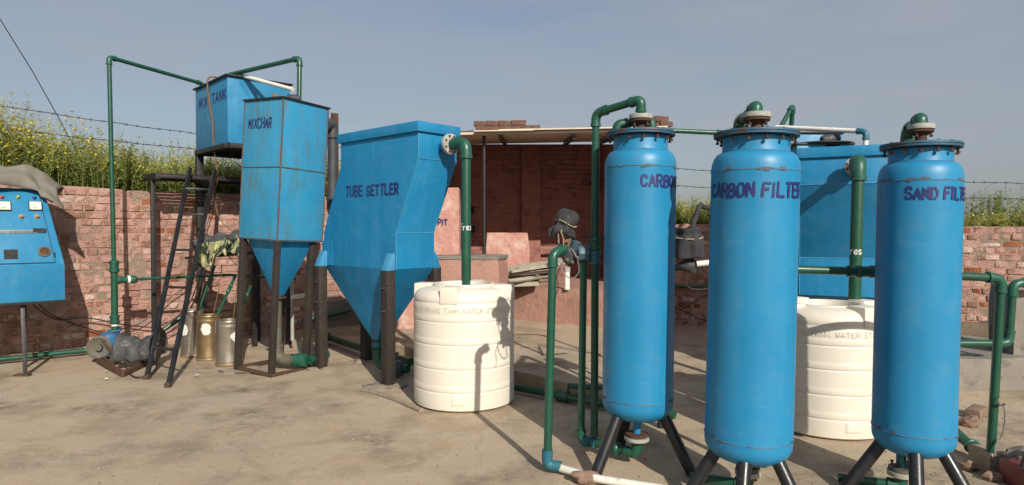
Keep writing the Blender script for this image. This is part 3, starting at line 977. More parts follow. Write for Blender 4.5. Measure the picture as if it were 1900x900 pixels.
mb.box((sx1 - 0.18, (sy0 + sy1) / 2, (H_STEP + 2.98) / 2), (0.2, sy1 - sy0 - .1, 2.98 - H_STEP))
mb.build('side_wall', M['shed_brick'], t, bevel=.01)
for px0, px1 in ((968, 1003), (1118, 1150)):
    a, b = P(px0, 428, 11.9), P(px1, 428, 11.9)
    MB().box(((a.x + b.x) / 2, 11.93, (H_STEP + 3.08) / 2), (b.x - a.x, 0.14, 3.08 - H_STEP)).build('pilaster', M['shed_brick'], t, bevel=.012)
MB().box((bx0 + .1, (sy0 + sy1) / 2 + .1, (H_STEP + 2.95) / 2), (0.2, sy1 - sy0 - .3, 2.95 - H_STEP)).build('side_wall', M['shed_brick'], t, bevel=.01)  # unseen left wall, added to keep sky light out and darken the inside
MB().box(((bx0 + bx1) / 2, 11.94, 1.10), (bx1 - bx0, 0.09, 0.07)).build('ledge', M['shed_brick'], t, bevel=.01)
# small recesses in the shaded wall
for px, py in ((875, 390), (877, 424)):
    q = P(px, py, 11.95)
    MB().box(q, (.09, .1, .12)).build('wall_hole', M['dark_hole'], t)
zf = P(860, 252, 9.45).z
zb = 3.12
def slab(x0, x1, dz, th, y0=9.4):
    mb = MB()
    b4 = [(x0, y0, zf + dz), (x1, y0, zf + dz + (x1 - x0) * .02), (x1, sy1 + .2, zb + dz + (x1 - x0) * .02), (x0, sy1 + .2, zb + dz)]
    mb.hexa(b4, [(p[0], p[1], p[2] + th) for p in b4])
    return mb
rf = slab(P(820, 428, 9.4).x, sx1 - .02, 0.0, 0.035).build('roof', M['roof_cream'], t, bevel=.008)
slab(P(880, 428, 9.3).x, P(990, 428, 9.3).x, 0.037, 0.018, 9.3).build('roof_sheet', M['roof_cream'], t, bevel=.004)
slab(P(925, 428, 9.34).x, sx1 - .05, 0.057, 0.022, 9.34).build('roof_sheet', M['roof_cream'], t, bevel=.004)
pp = P(898, 255, 9.6)
MB().tube([(pp.x, 9.6, H_STEP), (pp.x, 9.6, zf + .02)], .026, 10).build('roof_post', M['black_iron'], t)
for px in (930, 1060, 1130):
    q = P(px, 300, 10)
    MB().bar((q.x, 9.5, zf - .02), (q.x + .05, sy1, zb - .03), .05, .05).build('rafter', M['black_iron'], t)
# faint dark words on the shaded wall, mostly behind the green pipe
a = P(1081, 345, 11.86)
letters('SHED', lambda x, y, l: Vector((a.x + x, 11.85 - l, a.z + y)), .11, .115, .08, .022, t, 'dark_paint')
# loose bricks along the roof
rnd = random.Random(4)
def loose_brick(px, py, d, rz, label, group, base_z=None, mat='roof_brick'):
    q = P(px, py, d)
    if base_z is not None: q.z = base_z
    mb = MB()
    r = Matrix.Rotation(rz, 3, 'Z')
    b4, t4 = [], []
    for sx, sy in ((-1, -1), (1, -1), (1, 1), (-1, 1)):
        b4.append(q + r @ Vector((sx * .112 + rnd.uniform(-.006, .006), sy * .054, 0)))
        t4.append(q + r @ Vector((sx * .110 + rnd.uniform(-.008, .008), sy * .052 + rnd.uniform(-.004, .004), .074 + rnd.uniform(-.006, .004))))
    mb.hexa(b4, t4)
    o = mb.build('brick', M[mat], origin=q, bevel=.008)
    return tag(o, label, 'brick', group)
roofz = lambda px, d: zf + 0.055 + (P(px, 428, d).x - P(820, 428, 9.4).x) * .02 + (d - 9.4) / 2.6 * (zb - zf)
for i, px in enumerate((866, 884, 1002, 1024, 1046, 1068, 1090, 1112)):
    loose_brick(px, 240, 10.6, rnd.uniform(-.25, .25), 'single loose brick in the low row along the shed roof edge', 'low row of bricks on the shed roof', roofz(px, 10.6) + .0)
for i, px in enumerate((896, 914, 932, 950, 968, 988)):
    loose_brick(px, 240, 9.95, rnd.uniform(-.1, .1), 'brick in the double layer on the shed roof, lower layer', 'lower layer of bricks on the shed roof', roofz(px, 9.95) + .025)
for i, px in enumerate((893, 915, 938, 962)):
    loose_brick(px, 232, 9.95, rnd.uniform(-.15, .15), 'brick in the double layer on the shed roof, upper layer', 'upper layer of bricks on the shed roof', roofz(px, 9.95) + .102)
for i, (px, k) in enumerate(((1200, 0), (1218, 0), (1234, 0), (1208, 1), (1226, 1))):
    loose_brick(px, 235, 9.8, rnd.uniform(-.5, .5), 'brick in the small heap on the shed roof beside the blue tank', 'heap of bricks at the roof end', roofz(px, 9.8) + .03 + k * .076)

# pink panel with lettering
a, b = P(790, 428, 9.0), P(852, 428, 9.0)
zt = P(850, 348, 9.0).z
def plaster(name, label, cat, pts, z0, z1, mat, parent=None, seed=1, rough=.012, tops=None):
    """lumpy rendered block over a quadrilateral footprint"""
    pts = [Vector((p[0], p[1], 0)) for p in pts]
    mb = MB()
    n = 10
    loop = []
    for i in range(4):
        for j in range(n):
            loop.append(lerp(pts[i], pts[(i + 1) % 4], j / n))
    m = 8
    N = len(loop)
    c = sum(pts, Vector()) / 4
    verts = []
    for k in range(m + 1):
        for i, p in enumerate(loop):
            zt_ = z1 + (tops(i / N) if tops else 0)
            z = lerp(z0, zt_, k / m)
            w = noise.noise(Vector((p.x * 3, p.y * 3, z * 3 + seed)))
            q = p + (p - c).normalized() * rough * w
            if k == m: q = q - (p - c).normalized() * .012
            verts.append(Vector((q.x, q.y, z + (rough * .8 * w if k == m else 0))))
    faces = [(k * N + i, k * N + (i + 1) % N, (k + 1) * N + (i + 1) % N, (k + 1) * N + i) for k in range(m) for i in range(N)]
    top = m * N
    cv = len(verts)
    zc = z1 + (sum(tops(i / N) for i in range(N)) / N if tops else 0)
    verts.append(Vector((c.x, c.y, zc)))
    faces += [(top + i, top + (i + 1) % N, cv) for i in range(N)]
    mb.add(verts, faces)
    o = mb.build(name, M[mat], parent, origin=(c.x, c.y, z0) if parent is None else None, smooth=45)
    if label: tag(o, label, cat)
    return o
t = thing('pit_wall', 'smooth pink upright wall slab lettered PIT beside the tapered tank', 'wall', ((a.x + b.x) / 2, 9.0, H_STEP))
plaster('wall_slab', None, None, [(a.x - .5, 9.0), (b.x, 9.0), (b.x, 9.28), (a.x - .5, 9.28)], H_STEP - .02, zt, 'pink_plaster', t, rough=.004)
q = P(806, 417, 8.98)
letters('-PIT', lambda x, y, l: Vector((q.x + x, 8.985 - l, q.z + y)), .075, .052, .04, .014, t, 'navy_paint')
# block in front of it with a grey top
a, b = P(798, 428, 8.4), P(925, 428, 8.4)
zt = P(860, 477, 8.4).z
t = thing('masonry_block', 'rough pink masonry block with grey cement top behind the white tank', 'block', ((a.x + b.x) / 2, 8.7, H_STEP))
plaster('block_body', None, None, [(a.x, 8.42), (b.x, 8.38), (b.x + .12, 9.0), (a.x, 8.98)], H_STEP - .02, zt - .03, 'old_plaster', t, rough=.012)
plaster('cement_cap', None, None, [(a.x - .005, 8.415), (b.x + .004, 8.375), (b.x + .125, 9.004), (a.x - .005, 8.984)], zt - .031, zt + .012, 'grey_concrete', t, rough=.012, seed=4)
# stub wall and plinth
a, b = P(903, 428, 10.7), P(982, 428, 10.7)
zt = P(910, 432, 10.7).z
plaster('stub_wall', 'pale sunlit pink stub wall with a sloping end beneath the shed roof', 'wall', [(a.x, 10.68), (b.x, 10.7), (b.x - .02, 10.9), (a.x, 10.9)], H_STEP, zt, 'pink_plaster', seed=7, rough=.02,
        tops=lambda f: -0.11 * max(0, 1 - abs(f - .25) / .14))
a, b = GR(905, 588), GR(1150, 612)
zt = P(1000, 533, a.y * .6 + b.y * .4).z
plaster('plinth', 'long low rough pink plinth with a cement top in front of the shed', 'plinth', [(a.x, a.y), (b.x + .5, b.y - .25), (b.x + .55, 11.9), (a.x, 11.9)], H_STEP - .02, zt, 'old_plaster', seed=3, rough=.03)
PZ = zt
# low grey base of the left wall behind the tapered tank
t0, t1 = wall_t(585, .2), wall_t(800, .2)
p0, p1 = Wp(t0, .22), Wp(t1, .22)
p2, p3 = Wp(t1, .02), Wp(t0, .02)
plaster('cement_bench', 'low grey cement bench at the foot of the pink wall behind the tapered tank', 'bench', [p0, p1, p2, p3], -.02, .42, 'grey_concrete', seed=8, rough=.02)

# corrugated sheets
def corrugated(label, c, rz, L, W, tilt, seed, z):
    q = Vector((c.x, c.y, z))
    r = Matrix.Rotation(rz, 3, 'Z') @ Matrix.Rotation(tilt, 3, 'Y')
    rr = random.Random(seed)
    def fn(u, v):
        x, y = (u - .5) * L + (0.02 * noise.noise(Vector((v * 6, seed, 0))) if u in (0, 1) else 0), (v - .5) * W
        return q + r @ Vector((x, y, .026 * math.cos(y / .075 * math.pi) + .02 * noise.noise(Vector((x, y, seed)))))
    o = MB().sheet(fn, 16, 60).build('corrugated_sheet', M['asbestos'], origin=q, smooth=60, solid=.011)
    return tag(o, label, 'roof sheet', 'broken corrugated roof sheets')
cc = P(990, 500, 10.0)
corrugated('topmost pale corrugated roof sheet of the tilted pile by the plinth', cc + Vector((.05, 0, 0)), .30, 1.05, .7, -.15, 1, PZ + .31)
corrugated('second corrugated roof sheet just under the topmost one of the pile', cc + Vector((-.10, -.05, 0)), .18, .8, .62, -.12, 2, PZ + .21)
corrugated('third corrugated roof sheet low in the tilted pile', cc + Vector((-.16, -.12, 0)), .5, .7, .55, -.08, 3, PZ + .135)
corrugated('lowest broken corrugated piece lying flat on the plinth edge', cc + Vector((-.22, -.18, 0)), .05, .55, .45, -.03, 4, PZ + .055)
for i, (px, z, lab) in enumerate(((1003, 0, 'earthy brick under the pile of corrugated sheets, bottom one'), (1008, .078, 'earthy brick propping the corrugated sheets, middle one'), (1000, .156, 'earthy brick right under the topmost corrugated sheet'))):
    loose_brick(px, 520, 9.85, .4 + .2 * i, lab, 'bricks under the corrugated sheets', PZ + z, 'stone')
q = P(1052, 500, 9.45)
t = thing('pvc_stub', 'short white plastic pipe stub standing on the plinth', 'pipe', (q.x, q.y, PZ))
MB().tube([(q.x, q.y, PZ - .01), (q.x, q.y, PZ + .25)], .042, 16).build('pipe_run', M['white_pvc'], t)
MB().lathe((q.x, q.y, PZ + .25), [(.042, 0), (.047, 0), (.047, .07), (.036, .07), (.036, .01)], 16).build('grey_cap', M['grey_gasket'], t)

# ------------------------------------------------------------------ settler tanks with hopper bottoms
def settler(name, label, fc, v, u, L, Dp, skew, zz, foot, lid_t, leg_label=None, text=True):
    """fc: lower near corner on the ground plane, v: outward along the long face, u: along the short end face"""
    z_bot, z_lo, z_hi, z_lid, z_top, z_apex = zz
    v, u = Vector(v).normalized(), Vector(u).normalized()
    def pt(s, d, z): return Vector((fc[0], fc[1], 0)) + v * s + u * d + Vector((0, 0, z))
    cen = pt(-L / 2, Dp / 2, 0)
    t = thing(name, label, 'tank', cen)
    prof = [(0, z_bot), (0, z_lo), (skew, z_hi), (skew, z_lid), (skew - L, z_lid), (skew - L, z_hi), (-L, z_lo), (-L, z_bot)]
    mb = MB()
    N = len(prof)
    mb.add([pt(s, 0, z) for s, z in prof] + [pt(s, Dp, z) for s, z in prof],
           [(i, (i + 1) % N, N + (i + 1) % N, N + i) for i in range(N - 1)] + [(7, 6, 1, 0), (6, 5, 2, 1), (5, 4, 3, 2), (8, 9, 14, 15), (9, 10, 13, 14), (10, 11, 12, 13)])
    mb.build('tank_body', M['tank_blue'], t, merge=True, bevel=.004, smooth=25)
    # lid
    o = .028
    mb = MB()
    mb.hexa([pt(skew - L - o, -o, z_lid - .004), pt(skew + o, -o, z_lid - .004), pt(skew + o, Dp + o, z_lid - .004), pt(skew - L - o, Dp + o, z_lid - .004)],
            [pt(skew - L - o, -o, z_top), pt(skew + o, -o, z_top), pt(skew + o, Dp + o, z_top), pt(skew - L - o, Dp + o, z_top)])
    mb.build('lid_rim', M['tank_blue'], t, bevel=.006)
    # hopper
    cx = -L / 2 + .02
    k = .05
    top = [pt(-L + .0, .0, z_bot), pt(0, 0, z_bot), pt(0, Dp, z_bot), pt(-L, Dp, z_bot)]
    ap = [pt(cx - k, Dp / 2 - k, z_apex), pt(cx + k, Dp / 2 - k, z_apex), pt(cx + k, Dp / 2 + k, z_apex), pt(cx - k, Dp / 2 + k, z_apex)]
    MB().add(top + ap, [(0, 1, 5, 4), (1, 2, 6, 5), (2, 3, 7, 6), (3, 0, 4, 7), (4, 5, 6, 7)]).build('hopper', M['tank_blue'], t, bevel=.003, smooth=20)
    # pale weld lines along the edges
    e = MB()
    for a, b in ((pt(0, 0, z_bot), pt(0, 0, z_lo)), (pt(0, 0, z_lo), pt(skew, 0, z_hi)), (pt(skew, 0, z_hi), pt(skew, 0, z_lid)), (pt(0, 0, z_lo), pt(0, Dp, z_lo)), (pt(skew, 0, z_hi), pt(skew, Dp, z_hi))):
        e.tube([a, b], .0042, 6)
    e.build('weld_seam', M['edge_blue'], t)
    # legs and lugs
    w = .10
    for (s, d, near) in ((-.06, -.052, 1), (-L + .02, -.052, 1), (-.06, Dp + .052, 0), (-L + .02, Dp + .052, 0)):
        b = pt(s, d, 0)
        mb = MB()
        mb.box(Vector((b.x, b.y, (z_bot - .01) / 2)), (w, w, z_bot - .01), v)
        lg = mb.build('leg', M['scuffed_iron'], t, bevel=.006)
        sg = -1 if near else 1
        lug = MB()
        h = .15
        b4 = [pt(s - w / 2, d - w / 2, z_bot - .012), pt(s + w / 2, d - w / 2, z_bot - .012), pt(s + w / 2, d + w / 2, z_bot - .012), pt(s - w / 2, d + w / 2, z_bot - .012)]
        inner = d - sg * -.0
        if near:
            t4 = [pt(s - w / 2, -.03, z_bot + h), pt(s + w / 2, -.03, z_bot + h), pt(s + w / 2, -.003, z_bot + h), pt(s - w / 2, -.003, z_bot + h)]
        else:
            t4 = [pt(s - w / 2, Dp + .003, z_bot + h), pt(s + w / 2, Dp + .003, z_bot + h), pt(s + w / 2, Dp + .03, z_bot + h), pt(s - w / 2, Dp + .03, z_bot + h)]
        lug.hexa(b4, t4)
        lug.build('lug', M['edge_blue' if near else 'tank_blue'], t, bevel=.004)
        if near:
            ss = s + .055 if s < -.5 else s - .055
            MB().box(pt(ss, -.0025, z_bot + .13), (.2, .005, .26), v).build('stiffener_plate', M['tank_blue'], t)
            for zb_ in (.18, .40):
                MB().lathe(pt(s + .01, d - w / 2, z_bot - zb_), [(.012, 0), (.012, .012), (.006, .012), (.006, .03)], 8, -u).build('bolt', M['rust'], lg)
    return t, pt

SV = Vector((.74, -.67, 0)).normalized()
SU = Vector((-SV.y, SV.x, 0))
fcL = P(735, 428, 6.2)
set_L, ptL = settler('tube_settler', 'plain blue slanted settling tank lettered TUBE SETTLER on four black legs', fcL, SV, SU, 1.27, .48, .335,
                     (1.13, 1.48, 2.17, 2.42, 2.51, .36), 0, 0)
def map_face(pt, s0, z0):
    return lambda x, y, l: pt(s0 + x, -l, z0 + y)
letters('TUBE SETTLER', map_face(ptL, -.835, 1.855), .098, .077, .05, .019, set_L, 'navy_paint')
# footings under the legs
for i, (s, d, lab, sz) in enumerate(((-.06, -.052, 'lumpy cement pad round the front leg of the settling tank', .20), (-1.25, -.052, 'thin cement pad round the left leg of the settling tank', .13), (-1.25, .53, 'cement pad round the back leg of the settling tank', .14))):
    c = ptL(s, d, 0)
    mb = MB()
    mb.blob(c + Vector((0, 0, -.006)), (sz * 1.15, sz * .85, .03), 20, 8, .5, i * 3.1)
    tag(mb.build('cement_pad', M['concrete'], origin=c, smooth=60), lab, 'footing')

# outlet from the left settler into the white tank
fl = ptL(.335, .29, 2.315)
def flange(parent, c, axis, R0, th, mat='grey_gasket', bolts=8, name='flange', n=28):
    f = MB().lathe(c, [(R0 * .45, 0), (R0, 0), (R0, th), (R0 * .45, th)], n, axis).build(name, M[mat], parent, bevel=.003)
    ax = Vector(axis).normalized()
    ref = Vector((0, 0, 1)) if abs(ax.z) < .9 else Vector((1, 0, 0))
    x = ref.cross(ax).normalized()
    y = ax.cross(x)
    for i in range(bolts):
        a = 2 * math.pi * (i + .5) / bolts
        p = Vector(c) + (x * math.cos(a) + y * math.sin(a)) * R0 * .80
        MB().lathe(p - ax * .014, [(.009, 0), (.009, .014), (.005, .0142), (.005, th + .0135), (.010, th + .0136), (.010, th + .025)], 6, ax).build('bolt', M['rust'], f, smooth=20)
    return f
tank_c = Vector((P(861, 428, 5.72).x, 5.72, 0))
pend = Vector((fl.x, fl.y, 0)) + SV * .33
t = thing('outlet_pipe', 'thick green downpipe from the settling tank into the left white tank', 'pipe', (pend.x, pend.y, .98))
MB().tube([fl, fl + SV * .10], .055, 16).build('nozzle', M['tank_blue'], t)
flange(t, fl + SV * .10, SV, .098, .035, bolts=8)
pipe_shape([fl + SV * .14, Vector((pend.x, pend.y, fl.z - .0)), Vector((pend.x, pend.y, .80))], .044, t, n=18)
q = P(858, 428, pend.y)
def cyl_map(c, Rr, a0, z0):
    return lambda x, y, l: Vector((c[0] + (Rr + l) * math.cos(a0 + x / Rr), c[1] + (Rr + l) * math.sin(a0 + x / Rr), z0 + y))
aa = math.atan2(-pend.y, -pend.x)
letters('Fres', cyl_map((pend.x, pend.y), .044, aa - 1.25, P(858, 427, pend.y).z), .055, .029, .021, .0075, t, 'white_paint')

# ------------------------------------------------------------------ white plastic water tanks
def water_tank(label, c, Rr, H, text_phase, seed):
    t = thing('water_tank', label, 'water tank', (c[0], c[1], 0), 'white plastic water tanks')
    prof = [(0, 0.0), (Rr * .93, 0.0), (Rr * .975, .012), (Rr * .985, .05)]
    for z in (.155, .345, .545, .735):
        zz = z * H / 1.03
        prof += [(Rr * .985, zz - .016), (Rr * .985, zz - .006), (Rr * .976, zz), (Rr * .985, zz + .005), (Rr * .990, zz + .012), (Rr * .990, zz + .046), (Rr * .985, zz + .052), (Rr * .985, zz + .062)]
    zs = .865 * H
    prof += [(Rr * .985, zs - .01), (Rr * .972, zs), (Rr * .985, zs + .012), (Rr * .965, zs + .05), (Rr * .90, zs + .085), (Rr * .80, zs + .105), (Rr * .62, zs + .118), (Rr * .615, H - .012), (Rr * .60, H), (Rr * .53, H), (Rr * .52, H - .03), (Rr * .515, zs + .06), (Rr * .50, .55 * H), (0, .55 * H)]
    MB().lathe((c[0], c[1], .004), prof, 72, cap=False).build('tank_body', M['white_plastic'], t, smooth=40)
    for k in range(4):                                     # square lifting lugs on the shoulder
        a = text_phase + k * math.pi / 2
        ax = Vector((math.cos(a), math.sin(a), 0))
        p = Vector((c[0], c[1], 0)) + ax * Rr * .815
        sd = Vector((-ax.y, ax.x, 0))
        b4 = [p - ax * Rr * .20 - sd * .085, p + ax * Rr * .178 - sd * .078, p + ax * Rr * .178 + sd * .078, p - ax * Rr * .20 + sd * .085]
        mb = MB()
        mb.hexa([x + Vector((0, 0, zs + .0)) for x in b4], [lerp(x, p, .04) + Vector((0, 0, zs + .14)) for x in b4])
        mb.build('lifting_lug', M['white_plastic'], t, bevel=.012)
    # faint moulded lettering under the shoulder
    letters('WATER STORAGE TANK WATER STORAGE TANK', cyl_map(c, Rr * .985, -math.pi / 2 - (1.35 if seed == 1 else 1.75), zs - .068), .034, .0345, .024, .0042, t, 'plastic_print', name='moulded_lettering', wob=.01)
    a0 = -math.pi / 2 - .18
    MB().sheet(lambda u, v: cyl_map(c, Rr * .985, a0, .055)(u * .13, v * .085, .006 if 0 < u < 1 and 0 < v < 1 else -.002), 8, 8).build('outlet_boss', M['white_plastic'], t, smooth=60)
    return t
water_tank('white plastic water tank standing in full view left of the blue filters', tank_c, .448, 1.035, -math.pi / 2 - .22, 1)
tank_r = Vector((P(1536, 428, 5.0).x, 5.0, 0))
water_tank('white plastic water tank half hidden between the two nearest blue filters', tank_r, .44, .94, -math.pi / 2 + .30, 2)

# ------------------------------------------------------------------ right settler and what stands behind it
RV = Vector((-.42, -.907, 0)).normalized()
RU = Vector((-RV.y, RV.x, 0))
fcR = P(1484, 428, 6.25)
set_R, ptR = settler('tube_settler', 'plain blue slanted settling tank seen end on behind the half hidden white tank', fcR, RV, RU, 1.27, .78, .335,
                     (.88, 1.24, 1.92, 2.165, 2.255, .30), 0, 0)
q = ptR(.335, .42, 0)
flz = P(1568, 311, q.y).z
fa = ptR(.335, .44, flz)
a, b = fa + RV * .1, tank_r
t = thing('outlet_pipe', 'thick green downpipe in front of the end on blue tank', 'pipe', (a.x, a.y, .88))
MB().tube([fa, fa + RV * .10], .055, 16).build('nozzle', M['tank_blue'], t)
flange(t, fa + RV * .10, RV, .080, .03, bolts=8)
k_ = (fa.y - 5.16) / -RV.y
top = fa + RV * k_
bot = Vector((top.x - .03, top.y, .60))
pipe_shape([fa + RV * .13, top, bot], .046, t, n=18)
m_ = lerp(top, bot, (top.z - P(1565, 472, 5.1).z) / (top.z - bot.z))
aa = math.atan2(-m_.y, -m_.x)
letters('res', cyl_map((m_.x, m_.y), .047, aa - .95, m_.z), .055, .031, .023, .008, t, 'white_paint')

# ------------------------------------------------------------------ box tanks on stands
def box_tank(name, label, corners, z0, z1, mat, rim_mat, rim=.03, rim_h=.018, seams=False, tilt=0.0, hopper=None, cover=True):
    """corners: four ground points, in order"""
    cs = [Vector((p[0], p[1], 0)) for p in corners]
    cen = sum(cs, Vector()) / 4
    t = thing(name, label, 'tank', cen)
    t.rotation_euler = (0, tilt, 0)
    up = lambda p, z: Vector((p.x, p.y, z))
    mb = MB()
    mb.hexa([up(p, z0) for p in cs], [up(p, z1) for p in cs])
    mb.build('tank_body', M[mat], t, bevel=.004, smooth=25)
    mb = MB()
    big = [p + (p - cen).normalized() * rim * 1.3 for p in cs]
    mb.hexa([up(p, z1 - .002) for p in big], [up(p, z1 + rim_h) for p in big])
    mb.build('top_plate', M[rim_mat], t, bevel=.004)
    if seams:
        zm = lerp(z0, z1, .52)
        e = MB()
        for i in range(4):
            a, b = cs[i], cs[(i + 1) % 4]
            for z in (zm, z0 + .012):
                k = 14
                pts = [up(lerp(a, b, j / k), z) + Vector((0, 0, .004 * noise.noise(Vector((j * 1.7, i, z))))) for j in range(k + 1)]
                e.tube(pts, 0.0055, 6, rs=[.006 + .004 * abs(noise.noise(Vector((j * 2.3, i + 5, z)))) for j in range(k + 1)])
            pts = [up(a, lerp(z0, z1, j / 24)) for j in range(25)]
            e.tube(pts, .007, 6, rs=[.0085 + .005 * abs(noise.noise(Vector((j * 2.1, i + 9, 0)))) for j in range(25)])
        e.build('weld_seam', M['old_seam'], t)
    if hopper:
        hz, k = hopper
        ap = [cen + (p - cen).normalized() * k for p in cs]
        ins = [lerp(p, cen, .20) for p in cs]
        MB().add([up(p, z0) for p in ins] + [up(p, hz) for p in ap], [(0, 1, 5, 4), (1, 2, 6, 5), (2, 3, 7, 6), (3, 0, 4, 7), (4, 5, 6, 7)]).build('hopper', M['tank_blue'], t, bevel=.002, smooth=20)
    return t, cs, cen

# mix tank against the left wall
t0 = wall_t(365, .05)
nn = 0.6
for _ in range(60):
    q = Wp(t0, nn, 1.5) - _C
    if q.dot(_rt) / q.dot(_fw) < (428 - 950) / F: nn += .01
nmix = nn
A, B = Wp(t0, .05), Wp(t0, nmix)
C2, D2 = Wp(t0 + .80, nmix), Wp(t0 + .80, .05)
zt, zbm = P(428, 137, B.y).z, P(428, 264, B.y).z
mix, cs, cen = box_tank('mix_tank', 'high blue box tank lettered MIX TANK on tall black posts by the wall', [B, C2, D2, A], zbm, zt - .02, 'panel_blue', 'black_iron', rim=.035, rim_h=.02)
fdir = (B - A).normalized()
wmix = (B - A).length
zc = P(395, 193, (A.y + B.y) / 2).z
def face_s(px):
    a_ = (px - 950) / F
    return (a_ * A.y - A.x) / (fdir.x - a_ * fdir.y)
q0 = A + fdir * face_s(372)
letters('MIX', lambda x, y, l: Vector((q0.x, q0.y, zc + y)) + fdir * x - UU * l, .115, .125, .082, .024, mix, 'navy_paint')
q1 = A + fdir * face_s(396)
letters('TANK', lambda x, y, l: Vector((q1.x, q1.y, zc + y)) + fdir * x - UU * l, .115, .128, .085, .024, mix, 'navy_paint')
for (tt, n, w) in ((t0 + .03, .09, .085), (t0 + .40, nmix - .22, .06), (t0 + .76, .09, .07), (t0 + .78, nmix - .04, .06)):
    b = Wp(tt, n)
    MB().box((b.x, b.y, zbm / 2), (w, w, zbm), UU).build('leg', M['black_iron'], mix, bevel=.004)
fr = MB()
for a, b in ((A, B), (B, C2), (C2, D2), (D2, A)):
    fr.bar(lerp(a, b, .02) + Vector((0, 0, zbm - .035)), lerp(a, b, .98) + Vector((0, 0, zbm - .035)), .06, .06)
fr.build('support_frame', M['black_iron'], mix, bevel=.003)
fr = MB()
fr.box(cen + Vector((0, 0, zbm - .006)), (.76, nmix - .1, .01), UU)
fr.build('bottom_plate', M['black_iron'], mix)
b0 = B + UU * .16 + VV * .004
MB().bar(Vector((b0.x, b0.y, zt - .06)), Vector((b0.x, b0.y, zt - .30)) + UU * .17, .05, .008, up=VV).build('strap', M['panel_blue'], mix)

# weathered mixing chamber
fcM = G(503, 702)
fM = Vector((-2.34 * fcM.y / 6.52, fcM.y, 0)) + Vector((-.115, 0.04, 0))
va, ua = Vector((.86, -.51, 0)).normalized(), None
ua = Vector((-va.y, va.x, 0))
SD = .60
lM, rM = fM - va * SD, fM + ua * SD
bM = lM + ua * SD
zb_, zt_ = P(512, 447, fM.y).z, P(530, 177, fM.y).z
mchar, cs, cen = box_tank('mix_chamber', 'tall weathered blue box tank lettered MIXCHAR with rusty seams and a hopper', [fM, rM, bM, lM], zb_, zt_ - .015, 'old_blue', 'black_iron', rim=.022, rim_h=.016, seams=True, tilt=.052, hopper=(.80, .055))
zc = P(480, 238, (fM.y + lM.y) / 2).z
qm = lM + va * .075
letters('MIXCHAR', lambda x, y, l: Vector((qm.x, qm.y, zc + y)) + va * x - ua * l, .098, .057, .040, .015, mchar, 'navy_paint')
for p, w in ((fM, .055), (lM, .06), (rM, .065), (bM, .07)):
    b = lerp(p, cen, .26 if p is rM else .10)
    MB().box((b.x, b.y, zb_ / 2), (w, w, zb_ + .02), va).build('leg', M['scuffed_iron' if p is not bM else 'black_iron'], mchar, bevel=.004)
b = lerp(rM, bM, .12) + ua * .10
for a, b_ in ((lM, fM), (fM, rM), (lM, bM)):
    MB().bar(lerp(lerp(a, b_, -.02), cen, .07) + Vector((0, 0, .02)), lerp(lerp(a, b_, 1.02), cen, .07) + Vector((0, 0, .02)), .04, .03).build('base_rail', M['rust'], mchar, bevel=.003)
a, b_ = lerp(lM, cen, .1), lerp(bM, cen, .1)
MB().bar(Vector((a.x, a.y, 1.20)), Vector((b_.x, b_.y, 1.20)), .035, .035).build('cross_brace', M['black_iron'], mchar)
for p, lab in ((lM, 'thin cement patch at the left foot of the weathered tank'),):
    c = lerp(p, cen, .25)
    tag(MB().blob(c + Vector((0, 0, -.012)), (.30, .20, .03), 22, 8, .6, 5.2).build('cement_pad', M['concrete'], origin=c, smooth=60), lab, 'footing')
# drain of the chamber
q = Vector((cen.x, cen.y, 0))
ka = Vector((1, -.1, 0)).normalized()
dr = thing('drain_pipe', 'mossy drain pipe with flange under the hopper of the weathered tank', 'pipe', q)
qz = q + Vector((.02, 0, 0))
pipe_shape([qz + Vector((0, 0, .80)), qz + Vector((0, 0, .10)), qz + Vector((.22, -.03, .10))], .052, dr, mat='cast_grey', fit='cast_grey', n=16)
MB().lathe(qz + Vector((0, 0, .77)), [(.05, 0), (.10, 0), (.10, .012), (.05, .012)], 20).build('flange', M['rust'], dr)
MB().lathe(qz + Vector((.20, -.03, .10)), [(.06, 0), (.075, .01), (.075, .13), (.06, .14)], 16, ka).build('valve_body', M['green_fitting'], dr)
MB().tube([qz + Vector((.27, -.06, .13)), qz + Vector((.27, -.09, .30))], .009, 8).build('valve_lever', M['green_fitting'], dr)
# pipe along the foot of the left wall to the settler
sx = ptL(-.63, .24, 0)
pipe('drain_line', 'green drain line running behind the legs from the weathered tank to the settler',
     [qz + Vector((.36, -.045, .10)), Vector((P(600, 640, qz.y + .1).x, qz.y + .15, .10)), G(600, 622, .09) , G(700, 655, .08), G(762, 672, .08)], .045)
ds = thing('settler_drain', 'green drain elbow and valve under the settling tank hopper', 'pipe', sx)
pipe_shape([sx + Vector((0, 0, .37)), sx + Vector((0, 0, .09)), sx + SV * .42 + Vector((0, 0, .09)) + SU * .06], .046, ds, n=16)
MB().lathe(sx + Vector((0, 0, .27)), [(.05, 0), (.065, .005), (.065, .06), (.05, .065)], 16).build('union', M['blue_fitting'], ds)
vp = sx + SV * .22 + Vector((0, 0, .09))
MB().lathe(vp, [(.05, 0), (.078, .01), (.085, .05), (.085, .11), (.078, .15), (.05, .16)], 18, SV).build('valve_body', M['pump_grey'], ds)
MB().lathe(vp + SV * .06, [(.018, .06), (.018, .14), (.05, .142), (.05, .16), (.018, .162)], 14).build('handwheel', M['green_fitting'], ds)
